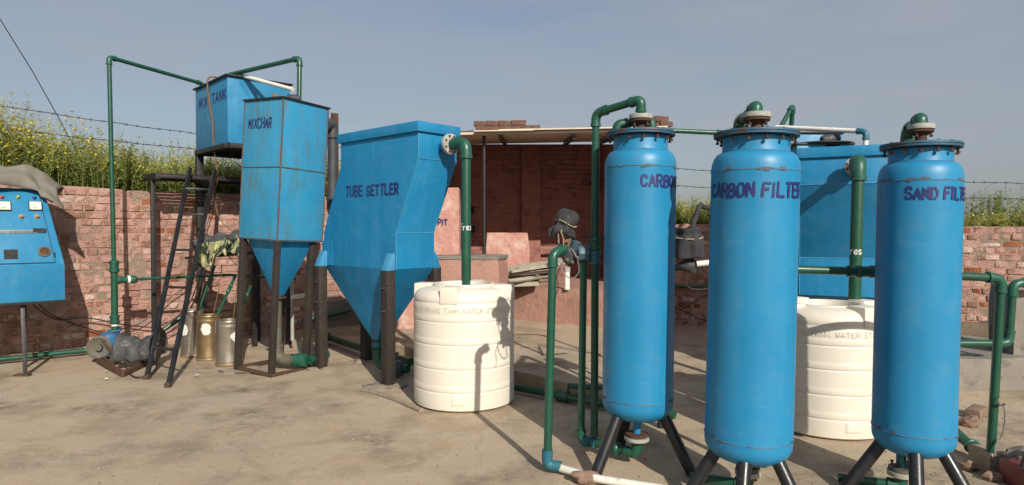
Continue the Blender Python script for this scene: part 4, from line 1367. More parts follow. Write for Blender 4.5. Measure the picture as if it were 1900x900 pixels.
# upper green pipe seen on the wall between the tanks
a, b = Wp(wall_t(575, .1), .13, .55), Wp(wall_t(735, .1), .12, .46)
pipe('wall_pipe', 'short green pipe along the pink wall behind the settling tank', [P(560, 596, a.y - .1), P(648, 575, b.y - .9)], .04)
q = P(556, 550, 8.0)
t = thing('white_coupling', 'short pale plastic pipe piece between the weathered tank legs', 'pipe', q)
MB().tube([q - Vector((.10, 0, .012)), q + Vector((.12, 0, .02))], .028, 12).build('pipe_run', M['white_pvc'], t)
MB().tube([q + Vector((.10, 0, .02)), q + Vector((.20, .02, .03)), q + Vector((.20, .02, .14))], .02, 8).build('valve', M['black_iron'], t)
MB().tube([q + Vector((-.10, .02, 0.55)), q + Vector((-.10, .02, -.55))], .022, 10).build('standpipe', M['grey_gasket'], t)
# big grey vent pipe behind
tq = P(617, 240, 8.3)
p = pipe('vent_pipe', 'thick dark grey pipe with a bend rising behind the weathered tank', [P(590, 231, 7.6), P(617, 229, 7.9), P(617, 392, 7.9), P(655, 420, 7.0)], .058, mat='slate_grey', fit='slate_grey', bend=1.6)

# ------------------------------------------------------------------ platform, ladder, shelf
tp = wall_t(285, .42)
PLZ = P(285, 326, Wp(tp, .42).y).z
t = thing('platform', 'small black slatted platform bracketed between post and tank over the wall', 'platform', Wp(tp, .42))
Lp = wall_t(472, .5) - tp
fr = MB()
for n in (.08, .62):
    fr.bar(Wp(tp - .03, n, PLZ - .015), Wp(tp + Lp, n, PLZ - .015), .04, .04)
for k in (0, Lp * .5, Lp):
    fr.bar(Wp(tp + k, .06, PLZ - .03), Wp(tp + k, .64, PLZ - .03), .05, .05)
fr.build('deck_frame', M['black_iron'], t, bevel=.003)
sl = MB()
for i in range(9):
    n = .085 + i * .066
    sl.bar(Wp(tp - .04, n, PLZ + .016), Wp(tp + Lp + .02, n, PLZ + .016), .036, .014)
sl.build('slats', M['black_iron'], t)
for n in (.40,):
    b = Wp(tp, n)
    MB().box((b.x, b.y, PLZ / 2 - .03), (.05, .05, PLZ - .06), UU).build('leg', M['black_iron'], t, bevel=.004)
b = Wp(tp + Lp, .60)
MB().box((b.x, b.y, PLZ / 2 - .03), (.05, .05, PLZ - .06), UU).build('leg', M['black_iron'], t, bevel=.004)
# ladder
la0, lb0 = G(272, 703), G(312, 718)
yt = Wp(tp + .35, .68).y
la1, lb1 = P(353, 322, Wp(wall_t(353, .70), .70).y), P(399, 317, Wp(wall_t(399, .70), .70).y)
la1.z = lb1.z = PLZ + .10
t = thing('ladder', 'black iron ladder leaning against the small platform', 'ladder', (la0 + lb0) / 2)
for a, b in ((la0, la1), (lb0, lb1)):
    MB().bar(a - (b - a).normalized() * .01, b, .045, .03, up=(lb0 - la0)).build('rail', M['black_paint'], t, bevel=.004)
for k in (.13, .385, .56, .74, .88):
    MB().bar(lerp(la0, la1, k), lerp(lb0, lb1, k), .03, .025).build('rung', M['black_paint'], t, bevel=.003)
for p in (la0, lb0):
    MB().box(p + Vector((0, 0, .02)), (.055, .05, .04)).build('foot_cap', M['rust'], t, bevel=.005)

# shelf of bundled sheets with a leafy cloth
sh = P(405, 462, 7.75)
t = thing('shelf', 'dark plank shelf hung under the platform between the posts', 'shelf', sh)
MB().bar(P(362, 478, 7.95), P(452, 470, 7.35), .26, .03).build('plank', M['black_iron'], t, bevel=.004)
MB().bar(P(372, 478, 7.95), P(372, 440, 7.95), .03, .03).build('bracket', M['black_iron'], t)
rr = random.Random(3)
for i, (px, py, d, s, lab) in enumerate(((388, 455, 7.75, .17, 'dark rubber bundle at the ladder end of the hung shelf'), (418, 452, 7.6, .17, 'dark rubber bundle in the middle of the hung shelf'), (440, 450, 7.45, .13, 'dark rubber bundle next to the weathered tank on the shelf'))):
    q = P(px, py, d)
    o = MB().blob(q, (s, s * .8, .115), 18, 12, .55, i * 2.7).build('rubber_bundle', M['rubber'], origin=q, smooth=70)
    tag(o, lab, 'bundle')
def cloth(u, v):
    p = lerp(P(374, 462, 7.62), P(446, 452, 7.18), u)
    fold = .05 * math.sin(u * 19 + 2 * v) + .05 * noise.noise(Vector((u * 6, v * 4, 1)))
    drop = v * (.16 + .12 * max(0, math.sin(u * 7 - .3)) + .05 * noise.noise(Vector((u * 9, 0, 4))))
    return p + Vector((fold * .7, -fold - .04 - .05 * v, .06 - drop))
o = MB().sheet(cloth, 60, 18).build('leafy_cloth', M['camo'], origin=P(410, 470, 7.4), smooth=80, solid=.006)
tag(o, 'crumpled green and cream leaf patterned cloth hanging from the shelf', 'cloth')

# ------------------------------------------------------------------ steel cans with stirrers
def can(px, py, r, h, mat, label, lab_patch, seed):
    g_ = G(px, py)
    c = Vector((g_.x, g_.y + r, 0))
    t = thing('steel_can', label, 'can', c, 'steel cans under the shelf')
    prof = [(0, .0), (r * .97, 0), (r * 1.0, .008), (r * 1.0, .022), (r * .97, .028), (r * .985, .045), (r * .97, .06), (r * .97, h - .07), (r * .995, h - .06), (r * .97, h - .05), (r * .99, h - .012), (r * 1.02, h - .006), (r * 1.01, h), (r * .94, h), (r * .93, h - .02), (r * .93, .3), (0, .3)]
    MB().lathe(c, prof, 40, cap=False).build('can_body', M[mat], t, smooth=40)
    MB().lathe(c + Vector((0, 0, .004)), [(r * 1.005, 0), (r * 1.02, .004), (r * 1.02, .022), (r * 1.005, .026)], 40, cap=False).build('base_ring', M['can_rim'], t)
    if lab_patch:
        a0, z0, w, hh = lab_patch
        base = math.atan2(-c.y, -c.x)
        rl = random.Random(seed)
        pts = []
        N = 22
        cm = cyl_map(c, r * .985, base + a0, z0)
        mb = MB()
        ring = [cm(w * math.cos(2 * math.pi * i / N) * rl.uniform(.85, 1.1), hh * math.sin(2 * math.pi * i / N) * rl.uniform(.85, 1.1), .003) for i in range(N)]
        mid = [cm(.5 * w * math.cos(2 * math.pi * i / N), .5 * hh * math.sin(2 * math.pi * i / N), .003) for i in range(N)]
        mb.add(ring + mid + [cm(0, 0, .003)], [(i, (i + 1) % N, N + (i + 1) % N, N + i) for i in range(N)] + [(N + i, N + (i + 1) % N, 2 * N) for i in range(N)])
        mb.build('sticker', M['white_label'], t)
    return c, h
cA, hA = can(347, 664, .13, .55, 'steel', 'plain steel can at the back of the row of three', (-.75, .33, .05, .07), 2)
cB, hB = can(378, 671, .135, .52, 'brass_steel', 'brassy steel can with a white sticker in the middle of three', (-.25, .37, .055, .075), 1)
cC, hC = can(415, 681, .145, .50, 'steel', 'silvery steel can with torn white sticker nearest the tank leg', (.50, .33, .06, .055), 5)
for i, (c, h, dx, dz, lab) in enumerate(((cA, hA, .22, .85, 'slim green stirring pipe standing in the rear steel can'), (cB, hB, .26, .72, 'slim green stirring pipe with a joint standing in the brassy can'), (cC, hC, .20, .60, 'short green stirring pipe leaning out of the nearest steel can'))):
    a = c + Vector((-.05, .02, .20))
    b = c + Vector((dx, .12, h + dz * .62))
    t = thing('stirring_pipe', lab, 'pipe', a)
    MB().tube([a, b], .017, 10).build('pipe_run', M['green_pipe'], t)
    m2 = lerp(a, b, .80)
    coupling(t, m2, b - a, .017, .10)
for i, (c, h, top, lab) in enumerate(((cA, hA, P(384, 500, 7.9), 'thin brown cord rising out of the rear steel can'), (cB, hB, P(412, 490, 7.7), 'thin brown cord rising out of the brassy can'), (cC, hC, P(440, 500, 7.4), 'thin brown cord rising out of the nearest can'))):
    cord('cord', lab, [c + Vector((.03, 0, h - .1)), lerp(c + Vector((.05, 0, h)), top, .5) + Vector((.01, 0, 0)), top], .0045, 'rope', 'cord', 'cords over the steel cans', k=4)

# ------------------------------------------------------------------ control cabinet with tarpaulin
K = lambda px, py, d: P(px, py, d)
kb = G(47, 697)
kc = P(121, 556, 6.95)                                   # lower right front corner
kx = -UU                                                  # along the cabinet, to the left
CW = 1.5
kz0, kz1, kz2 = kc.z, P(119, 490, 6.95).z, P(96, 352, 7.15).z
def kp(s, d, z): return Vector((kc.x, kc.y, 0)) + kx * s - VV * d + Vector((0, 0, z))
slope = .30                                                # how far the desk top leans back
SETX = .135                                                # the top is narrower than the bottom
t = thing('control_cabinet', 'blue sloping control cabinet with dials on thin black legs by the wall', 'cabinet', kp(CW / 2, .2, 0))
mb = MB()
prof = [(0, kz0), (0, kz1), (slope, kz2), (.52, kz2), (.52, kz0)]
L_, R_ = [kp(SETX * max(0, (z - kz1) / (kz2 - kz1)) , d, z) for d, z in prof], [kp(CW, d, z) for d, z in prof]
n = len(prof)
mb.add(L_ + R_, [(i, n + i, n + (i + 1) % n, (i + 1) % n) for i in range(n)] + [tuple(range(n)), tuple(2 * n - 1 - i for i in range(n))])
mb.build('cabinet_body', M['panel_blue'], t, bevel=.006, smooth=20)
DN = (kp(0, slope, kz2) - kp(0, 0, kz1)).normalized()
NORM = DN.cross(kx).normalized()
if NORM.dot(VV) < 0: NORM = -NORM
HL = (kp(0, slope, kz2) - kp(0, 0, kz1)).length
def desk(s, w, l=0.0):                                      # a point on the sloping front
    return kp(s, 0, kz1) + DN * w + NORM * l
def desk_px(px, py):                                        # (s, w) seen at a pixel of the photograph
    v = ray(px, py)
    p0 = kp(0, 0, kz1)
    k = (p0 - _C).dot(NORM) / v.dot(NORM)
    q = _C + v * k - p0
    return q.dot(kx), q.dot(DN)
d0 = MB()
w0, w1 = .02, HL - .035
f = lambda s0, s1: [desk(.085, w0, .003), desk(CW - .06, w0, .003), desk(CW - .06, w1, .003), desk(.085 + SETX - .03, w1, .003)]
b4 = f(0, 0)
d0.hexa(b4, [p + NORM * .012 for p in b4])
door = d0.build('door', M['panel_blue'], t, bevel=.003)
for w in (w0 + .06, w1 - .08):
    q = desk(.085 + (SETX - .03) * (w / w1) - .012, w, .004)
    MB().tube([q, q + DN * .05], .008, 8).build('hinge', M['dark_hole'], door)
# dark reveal round the door
rv = MB()
for a, b in ((b4[0], b4[1]), (b4[3], b4[0]), (b4[3], b4[2])):
    rv.bar(a + NORM * .001, b + NORM * .001, .012, .004, up=NORM)
rv.build('door_gap', M['dark_hole'], t)
def at_desk(px, py, l=.015):
    s, w = desk_px(px, py)
    return s, w, desk(s, w, l)
for px, py, m_ in ((3, 367, 'lamp_red'), (33, 367, 'lamp_green'), (63, 368, 'lamp_blue')):
    s, w, q = at_desk(px, py)
    MB().lathe(q, [(.02, 0), (.02, .006), (.0155, .008), (.0155, .02), (.010, .028), (0, .030)], 14, NORM).build('indicator_lamp', M[m_], door)
for px, py in ((7, 384), (65, 384)):
    s, w, q = at_desk(px, py)
    fm = MB().box(q + NORM * .008, (.118, .105, .016), kx, DN).build('meter', M['dark_hole'], door, bevel=.003)
    MB().box(q + NORM * .0185 + DN * .002, (.102, .088, .004), kx, DN).build('dial', M['dial_white'], fm)
    mk = MB()
    mk.bar(q + NORM * .0215 - DN * .025 + kx * .03, q + NORM * .0215 - DN * .025 - kx * .02, .006, .001, up=NORM)
    mk.bar(q + NORM * .0215 - DN * .018, q + NORM * .0215 + DN * .02 + kx * .022, .003, .001, up=NORM)
    mk.build('needle', M['dark_hole'], fm)
for px, py in ((39, 403), (68, 403)):
    s, w, q = at_desk(px, py)
    kn = MB().lathe(q, [(.026, 0), (.026, .008), (.018, .012), (.016, .03), (0, .032)], 14, NORM).build('switch_knob', M['knob_tan'], door)
    MB().box(q + NORM * .034, (.008, .034, .012), kx, DN).build('knob_grip', M['knob_tan'], kn)
s, w, q = at_desk(33, 431)
st = MB().box(q + NORM * .003, (.34, .038, .010), kx, DN).build('label_strip', M['grey_strip'], door, bevel=.002)
s, w, q2 = at_desk(73, 429)
MB().box(q2 + NORM * .004, (.115, .048, .014), kx, DN).build('breaker_window', M['dark_hole'], door)
mk = MB()
rr = random.Random(6)
for i in range(16):
    mk.box(q + NORM * .0095 + kx * (.15 - i * .018) - DN * .006, (.011, rr.uniform(.007, .016), .002), kx, DN)
mk.build('strip_markings', M['dark_hole'], st)
s, w, q = at_desk(20, 473)
MB().box(q, (.115, .105, .006), kx, DN).build('cutout', M['dark_hole'], door)
s, w, q = at_desk(82, 468)
ga = MB().lathe(q - NORM * .003, [(.056, 0), (.060, .006), (.056, .016), (.044, .018), (.044, .012), (0, .012)], 24, NORM).build('round_gauge', M['cast_grey'], door)
MB().lathe(q, [(0, .0115), (.043, .0118), (0, .012)], 24, NORM).build('gauge_face', M['rust'], ga)
for s, d in ((.30, .06), (1.25, .06), (.30, .46), (1.25, .46)):
    b = kp(s, d, 0)
    if (s, d) == (.30, .06):
        b = Vector((kb.x, kb.y, 0))
        MB().bar(Vector((b.x, b.y, 0)), kp(.36, .08, kz0), .038, .038).build('leg', M['black_iron'], t, bevel=.003)
        MB().box((b.x - .03, b.y, .008), (.16, .06, .014)).build('foot_plate', M['rust'], t)
    else:
        MB().bar(b, kp(s, d, kz0), .038, .038).build('leg', M['black_iron'], t, bevel=.003)
MB().hexa([kp(-.004, -.004, kz0 - .03), kp(CW + .004, -.004, kz0 - .03), kp(CW, .52, kz0 - .03), kp(0, .52, kz0 - .03)], [kp(-.004, -.004, kz0 + .001), kp(CW + .004, -.004, kz0 + .001), kp(CW, .52, kz0 + .001), kp(0, .52, kz0 + .001)]).build('base_frame', M['black_iron'], t, bevel=.003)
# tarpaulin thrown over the top
def tarp(u, v):
    s = lerp(-.03, CW + .3, u)
    if v < .5:
        k = v / .5
        d = lerp(slope - .13, slope + .12, k)
        z = lerp(kz2 - .0, kz2 + .24, k ** .6)
        d -= .03 * math.sin(u * 17 + 1)
    else:
        k = (v - .5) / .5
        d = lerp(slope + .12, .66, k)
        z = kz2 + lerp(.24, .05, k ** 1.8)
    end = max(0, 1 - u / .20)
    z += -.20 * end ** 1.7
    if u < .12 and v < .35: z -= .05 * (1 - v / .35)
    w = .030 * noise.noise(Vector((u * 6, v * 5, 2))) + .018 * math.sin(v * 9 + u * 26) + .02 * noise.noise(Vector((u * 15, v * 3, 8)))
    return kp(s + .05 * end * math.sin(v * 7), d - w, z + w * .7 + .012)
o = MB().sheet(tarp, 70, 40).build('tarpaulin', M['tarp'], origin=kp(.5, .3, kz2), smooth=80, solid=.008)
tag(o, 'creased grey tarpaulin thrown over the top of the control cabinet', 'tarpaulin')

# ------------------------------------------------------------------ riser pipe and pump by the wall
g_ = G(212, 668)
rp = Vector((P(211, 428, g_.y).x, g_.y, 0))
topz = P(206, 106, g_.y).z
mixin = A + fdir * .06 + UU * .05
mixin.z = zt + .02
t = thing('riser_pipe', 'tall green riser pipe from the blue pump up and over to the mix tank', 'pipe', (rp.x, rp.y, .35))
rtop = Vector((P(206, 428, g_.y).x, rp.y, topz))
j1 = Vector((rp.x, rp.y, P(211, 520, rp.y).z))
pin_ = A + fdir * .10 + UU * .06
pipe_shape([Vector((rp.x, rp.y, j1.z + .02)), rtop, Vector((pin_.x, pin_.y, zt + .06)), Vector((pin_.x, pin_.y, zt - .08))], .024, t, n=12)
MB().tube([Vector((rp.x, rp.y, .30)), j1 + Vector((0, 0, .22))], .036, 14).build('lower_run', M['green_pipe'], t)
coupling(t, j1 + Vector((0, 0, .16)), (0, 0, 1), .037, .14)
coupling(t, Vector((rp.x, rp.y, .47)), (0, 0, 1), .037, .10)
MB().lathe((rp.x, rp.y, .395), [(.0365, 0), (.0375, .002), (.0375, .022), (.0365, .024)], 14, cap=False).build('white_band', M['white_pvc'], t)
br = thing('branch_pipe', 'slim green branch pipe running level along the pink wall from the riser', 'pipe', j1)
coupling(br, j1 + UU * .10, UU, .032, .16)
MB().lathe(j1 + UU * .16, [(.045, 0), (.048, .01), (.048, .05), (.03, .07)], 14, UU).build('union', M['green_fitting'], br)
MB().lathe(j1 + UU * .13, [(.047, 0), (.047, .03)], 14, UU, cap=False).build('white_band', M['white_pvc'], br)
pipe_shape([j1 + UU * .2, j1 + UU * 1.3 + Vector((0, 0, .0)), j1 + UU * 2.2 + Vector((0, 0, -.10))], .017, br, fittings=False)
# pump
t = thing('water_pump', 'small blue belt pump with a grey pulley on a rusty base frame', 'pump', (rp.x, rp.y, 0))
pc = Vector((rp.x - .02, rp.y - .06, .22))
body = MB()
body.lathe(pc - UU * .02 + VV * -.10, [(.0, 0), (.06, 0), (.10, .02), (.12, .06), (.12, .14), (.10, .18), (.05, .20), (.05, .24), (0, .24)], 20, VV)
body.lathe((rp.x, rp.y, .20), [(.07, 0), (.055, .05), (.05, .13), (.075, .135), (.075, .155), (.045, .156)], 16)
body.box(pc + Vector((0, 0, -.11)), (.18, .24, .08), UU)
body.build('pump_body', M['pump_blue'], t, bevel=.006, smooth=40)
pl = P(187, 644, rp.y - .20)
pw = MB().lathe(pl - VV * .03, [(.02, -.01), (.112, 0), (.128, .006), (.128, .016), (.108, .026), (.128, .036), (.128, .046), (.112, .052), (.06, .03), (.04, .03), (.035, .075), (0, .075)], 26, (VV - UU * .5).normalized()).build('pulley', M['cast_grey'], t)
bt = MB()
mp = P(213, 669, rp.y - .26)
for dz in (-1, 1):
    bt.bar(pl + Vector((0, 0, .10 * dz)), mp + Vector((0, 0, .05 * dz)), .022, .014)
bt.build('drive_belt', M['rust'], t)
MB().lathe(mp - VV * .02, [(.02, 0), (.055, .004), (.058, .012), (.045, .022), (.058, .032), (.055, .04), (.02, .044), (.02, .07)], 20, VV).build('motor_pulley', M['rust'], t)
fl_ = MB()
a0_, a1_ = G(182, 674), G(228, 699)
fl_.bar(a0_ + Vector((0, 0, .03)), a1_ + Vector((0, 0, .03)), .035, .06)
off = (G(285, 672) - G(228, 699))
fl_.bar(a1_ + Vector((0, 0, .03)), a1_ + off + Vector((0, 0, .03)), .035, .055)
fl_.bar(a0_ + Vector((0, 0, .03)), a0_ + off + Vector((0, 0, .03)), .035, .055)
fl_.build('base_frame', M['rust'], t, bevel=.003)
mo = lerp(a1_, a1_ + off, .5) + Vector((0, .1, .17))
MB().lathe(mo - Vector((.16, 0, 0)), [(.0, 0), (.09, 0), (.11, .03), (.11, .26), (.09, .30), (0, .30)], 18, (1, .15, 0)).build('motor', M['cast_grey'], t)
# rubber cover over the motor
rc = mo
def cover(u, v):
    # u along the motor, v over the top from front to back
    x0 = lerp(-.22, .15, u)
    a = lerp(-1.95, 1.95, v)
    rad = .165 + .03 * (abs(u - .5) * 2) ** 2 + .012 * math.sin(u * 17 + v * 5) + .03 * noise.noise(Vector((u * 3, v * 3, 4)))
    z = rad * math.cos(a)
    y = rad * math.sin(a) * .95
    dip = -.08 * max(0, math.sin(u * math.pi)) * (1 if abs(a) < 1 else .2)
    flare = .10 * max(0, u - .72) / .28
    z2 = rc.z + z * 1.1 + dip * .5 + flare * .4
    return Vector((rc.x + x0, rc.y + y * (1 + .2 * flare) + .06 * x0, max(.03, z2)))
o = MB().sheet(cover, 40, 36).build('rubber_cover', M['rubber'], origin=rc, smooth=80, solid=.008)
tag(o, 'worn grey rubber sheet draped over the pump motor', 'cover')
# suction line along the wall foot
pipe('suction_pipe', 'green suction pipe lying along the foot of the wall left of the pump', [Wp(-1.2, .16, .06), Wp(wall_t(165, .2), .2, .06), Vector((pl.x + .02, pl.y + .12, .12))], .032, fittings=False)
a = Vector((rp.x + .35, rp.y + .12, .17))
pipe('feed_pipe', 'short green pipe leaving the pump towards the steel cans', [Vector((rp.x + .30, rp.y + .2, .20)), P(350, 578, 7.95), P(362, 577, 8.1)], .026, fittings=False)

# cables along the wall
wz = lambda px, py, n: Wp(wall_t(px, n), n, 0).xy.to_3d() + Vector((0, 0, P(px, py, Wp(wall_t(px, n), n).y).z))
cord('cable', 'dark cable drooping from the cabinet past the pump riser to the platform post', [kp(.3, .3, kz0), wz(100, 592, .15), wz(160, 590, .12), wz(240, 604, .10), wz(300, 603, .12), wz(352, 560, .15), wz(380, 470, .18)], .008, 'cable', 'cable', 'cables along the pink wall')
cord('cable', 'second dark cable sagging lowest along the wall under the cabinet', [kp(.22, .4, kz0), wz(95, 585, .10), wz(170, 612, .08), wz(250, 632, .10), wz(310, 618, .12), wz(360, 585, .16), wz(430, 575, .14)], .007, 'cable', 'cable', 'cables along the pink wall')
cord('cable', 'dark cable looping behind the ladder from the post to the cans', [wz(225, 610, .12), wz(262, 598, .12), wz(310, 556, .12), wz(345, 530, .12), wz(372, 500, .14), wz(398, 512, .12)], .006, 'cable', 'cable', 'cables along the pink wall')
cord('cable', 'dark cable crossing steeply behind the lower ladder rungs', [wz(280, 625, .14), wz(318, 600, .14), wz(340, 575, .14), wz(362, 535, .14), wz(378, 440, .12), wz(398, 372, .10), wz(402, 330, .1)], .006, 'cable', 'cable', 'cables along the pink wall')
cord('cable', 'pale looping cable under the control cabinet', [kp(.12, .3, kz0), wz(62, 600, .3), wz(80, 618, .25), wz(112, 598, .2), wz(150, 590, .2)], .005, 'grey_cable', 'cable', 'cables along the pink wall')
cord('cable', 'black cable curling on the floor beside the pump motor', [mo + Vector((-.15, -.14, -.05)), G(238, 690, .02), G(255, 700, .012), G(285, 692, .012), G(292, 668, .012)], .007, 'cable', 'cable')
# rope from the mix tank
b = A + fdir * face_s(397)
cord('rope', 'brown rope hanging from the mix tank lid past its lettering', [Vector((b.x, b.y, zt + .03)) + UU * .2, Vector((b.x, b.y, zt + .03)) - UU * .045, Vector((b.x, b.y, zt - .25)) - UU * .05, P(394, 225, A.y - .5), P(396, 265, A.y - .5), P(402, 318, A.y - .45), P(396, 352, A.y - .4), P(404, 400, A.y - .3)], .011, 'rope', 'rope')
cord('rope', 'thin slack rope looping in front of the wall under the platform', [P(404, 330, A.y - .4), P(398, 372, A.y - .3), P(412, 412, A.y - .3), P(437, 432, A.y - .3)], .006, 'rope', 'rope')
# pipes on top of the mix tank
e = P(437, 136, cen.y)
pipe('overflow_pipe', 'green pipe rising from the mix tank top and dropping behind the weathered tank', [P(425, 139, 8.15), P(556, 108, 7.5), Vector((P(556, 428, 7.45).x, 7.45, zt_ + .0))], .027)
pm = [P(448, 140, 8.1), P(543, 166, 7.6)]
pipe('white_feed_pipe', 'white plastic pipe lying along the rim of the mix tank', pm, .024, mat='white_pvc')
t = thing('mixer_motor', 'small dark mixer motor on the lid of the weathered tank', 'motor', (cen.x, cen.y, zt_))
q = P(540, 173, cen.y + .08) if False else Vector((P(540, 428, 6.95).x, 6.95, zt_ + .045))
MB().lathe(q - Vector((.03, 0, 0)), [(0, 0), (.04, 0), (.045, .01), (.045, .09), (.035, .10), (.035, .12), (0, .12)], 16, (1, .2, 0)).build('motor_body', M['slate_grey'], t)
MB().bar(q + Vector((-.20, 0, -.03)), q + Vector((.10, 0, -.03)), .05, .03).build('mounting_bar', M['rust'], t)
MB().lathe(q - Vector((.16, 0, -.02)), [(.012, -.02), (.035, -.015), (.035, .02), (.012, .025)], 14, (.3, -1, 0)).build('wheel', M['cast_grey'], t)

# ------------------------------------------------------------------ pressure filters
def hexbolt(p, ax, r, L, mb):
    mb.lathe(p, [(r, 0), (r, r * 1.1), (r * .55, r * 1.12), (r * .55, L - r * 1.1), (r, L - r * 1.08), (r, L)], 6, ax)

def pressure_filter(label, c, Rr, zb, zs, zt, tilt, leg_angles, leg_out, seed, text=None, text_a=0, text_z=1.7, th=.09, adv=.05, cw=.038, brush=.016):
    c = Vector((c[0], c[1], 0))
    t = thing('pressure_filter', label, 'filter', c, 'blue pressure filters on three legs')
    t.rotation_euler = (0, tilt, 0)
    Rn = Rr * .765
    prof = [(0.02, zb)]
    for i in range(1, 9):
        a = i / 8 * math.pi / 2
        prof.append((Rr * math.sin(a) ** .82, zb + .115 * (1 - math.cos(a))))
    prof += [(Rr, zb + .14), (Rr * 1.004, zb + .15), (Rr, zb + .16), (Rr, lerp(zb, zs, .5)), (Rr, zs - .01), (Rr * 1.004, zs), (Rr, zs + .01)]
    for i in range(1, 9):
        a = i / 8 * math.pi / 2
        prof.append((Rr - (Rr - Rn) * (1 - math.cos(a)), zs + .01 + .095 * math.sin(a)))
    prof += [(Rn - .001, zs + .108), (Rn, zt - .03)]
    MB().lathe(c, prof, 72, cap=False).build('vessel', M['filter_blue'], t, smooth=30)
    sm = MB()
    for zz, r0 in ((zb + .152, Rr), (zs + .0, Rr), (zs + .106, Rn)):
        N = 60
        pts = [c + Vector((math.cos(2 * math.pi * i / N) * (r0 + .0015), math.sin(2 * math.pi * i / N) * (r0 + .0015), zz + .0025 * noise.noise(Vector((i * .8, zz, seed))))) for i in range(N + 1)]
        sm.tube(pts, .003, 6, rs=[.0022 + .0032 * max(0, noise.noise(Vector((i * .5, zz * 3, seed + 2)))) for i in range(N + 1)])
    sm.build('weld_seam', M['weld_blue'], t)
    Rf = Rr * .965
    fl = MB().lathe(c, [(Rn * .9, zt - .024), (Rf, zt - .024), (Rf, zt - .013), (Rf * .985, zt - .0125), (Rf * .985, zt - .010), (Rf * 1.01, zt - .0095), (Rf * 1.0, zt + .002), (.03, zt + .004)], 60).build('top_flange', M['rust_flange'], t, smooth=30)
    for i in range(14):
        a = 2 * math.pi * (i + .3) / 14
        bm_ = MB()
        hexbolt(c + Vector((math.cos(a) * (Rf - .022), math.sin(a) * (Rf - .022), zt - .058)), (0, 0, 1), .0095, .066, bm_)
        bm_.build('bolt', M['rust'], fl, smooth=20)
    # nozzle with its gasket flange
    MB().lathe(c, [(.030, zt + .0), (.030, zt + .075)], 16).build('nozzle', M['rust'], t)
    Rg = Rr * .325
    MB().lathe(c, [(.032, zt + .052), (Rg * .62, zt + .056), (Rg * .95, zt + .07), (Rg * .95, zt + .082), (.03, zt + .083)], 30).build('lower_flange', M['rust'], t)
    gk = MB().lathe(c, [(.03, zt + .0845), (Rg, zt + .086), (Rg * 1.02, zt + .095), (Rg * 1.0, zt + .112), (.035, zt + .118)], 36).build('gasket_flange', M['grey_gasket'], t, smooth=30)
    for i in range(4):
        a = 2 * math.pi * (i + .4) / 4
        bm_ = MB()
        hexbolt(c + Vector((math.cos(a) * Rg * .78, math.sin(a) * Rg * .78, zt + .040)), (0, 0, 1), .009, .06, bm_)
        bm_.build('bolt', M['rust'], gk, smooth=20)
    for a in leg_angles:
        d = Vector((math.cos(a), math.sin(a), 0))
        top = c + d * Rr * .70 + Vector((0, 0, zb + .075))
        ft = c + d * (Rr * .70 + leg_out) + Vector((0, 0, 0))
        lg = MB().tube([top, ft], .036, 18).build('leg', M['black_paint'], t, smooth=40)
    # rust bleeding along the seams
    rr_ = random.Random(seed * 7)
    base_ = math.atan2(-c.y, -c.x)
    for k in range(11):
        zc_ = rr_.choice((zs, zs, zs + .004, zb + .155, zb + .155))
        cm = cyl_map(c, Rr, base_ + rr_.uniform(-1.3, 1.3), zc_ + rr_.uniform(-.006, .006))
        w_, h_ = rr_.uniform(.008, .034), rr_.uniform(.003, .009)
        N = 18
        off_ = rr_.uniform(0, 50)
        rim_ = [cm(w_ * math.cos(6.283 * i / N) * (1 + .55 * noise.noise(Vector((i * .9, off_, 0)))), h_ * math.sin(6.283 * i / N) * (1 + .8 * noise.noise(Vector((i * .9, off_, 3)))), .0034) for i in range(N)]
        MB().add(rim_ + [cm(0, 0, .0036)], [(i, (i + 1) % N, N) for i in range(N)]).build('rust_patch', M['seam_rust'], t, smooth=0)
    # bottom outlet
    MB().tube([c + Vector((0, 0, zb + .02)), c + Vector((0, 0, zb - .06))], .026, 14).build('outlet', M['tank_blue'], t)
    if text:
        base = math.atan2(-c.y, -c.x)
        letters(text, cyl_map(c, Rr, base + text_a, text_z), th, adv, cw, brush, t, 'navy_paint', space=.62)
    return t

# left
fL = Vector((P(1183, 428, 4.10).x, 4.10, 0))
RL = .222
ztL, zbL, zsL = P(1183, 237, 3.9).z, P(1183, 783, 4.05).z, P(1183, 306, 3.88).z
pressure_filter('farthest blue pressure filter with CARBON starting mid front and a looped pipe on top', fL, RL, zbL, zsL, ztL, .008,
                (R(-146), R(-28), R(98)), .20, 1, 'CARBON FILTER', .03, P(1200, 345, 3.88).z, .066, .049, .034, .0145)
# middle
fM_ = Vector((P(1388, 428, 3.58).x, 3.58, 0))
RM = .232
ztM, zbM, zsM = P(1386, 237, 3.38).z, P(1380, 863, 3.52).z, P(1386, 313, 3.36).z
pressure_filter('nearest middle blue pressure filter lettered CARBON FILTER across its whole front', fM_, RM, zbM, zsM, ztM, .020,
                (R(-182), R(-115), R(-50)), .17, 2, 'CARBON FILTER', -1.19, P(1386, 364, 3.36).z, .070, .0475, .033, .0125)
# right
fR_ = Vector((P(1697, 428, 3.62).x, 3.62, 0))
RR_ = .207
ztR, zbR, zsR = P(1704, 261, 3.45).z, P(1700, 852, 3.55).z, P(1704, 333, 3.42).z
pressure_filter('rightmost blue pressure filter lettered SAND FILTER on black legs', fR_, RR_, zbR, zsR, ztR, .014,
                (R(165), R(-117), R(-57)), .20, 3, 'SAND FILTER', -.30, P(1704, 369, 3.42).z, .060, .039, .027, .0125)

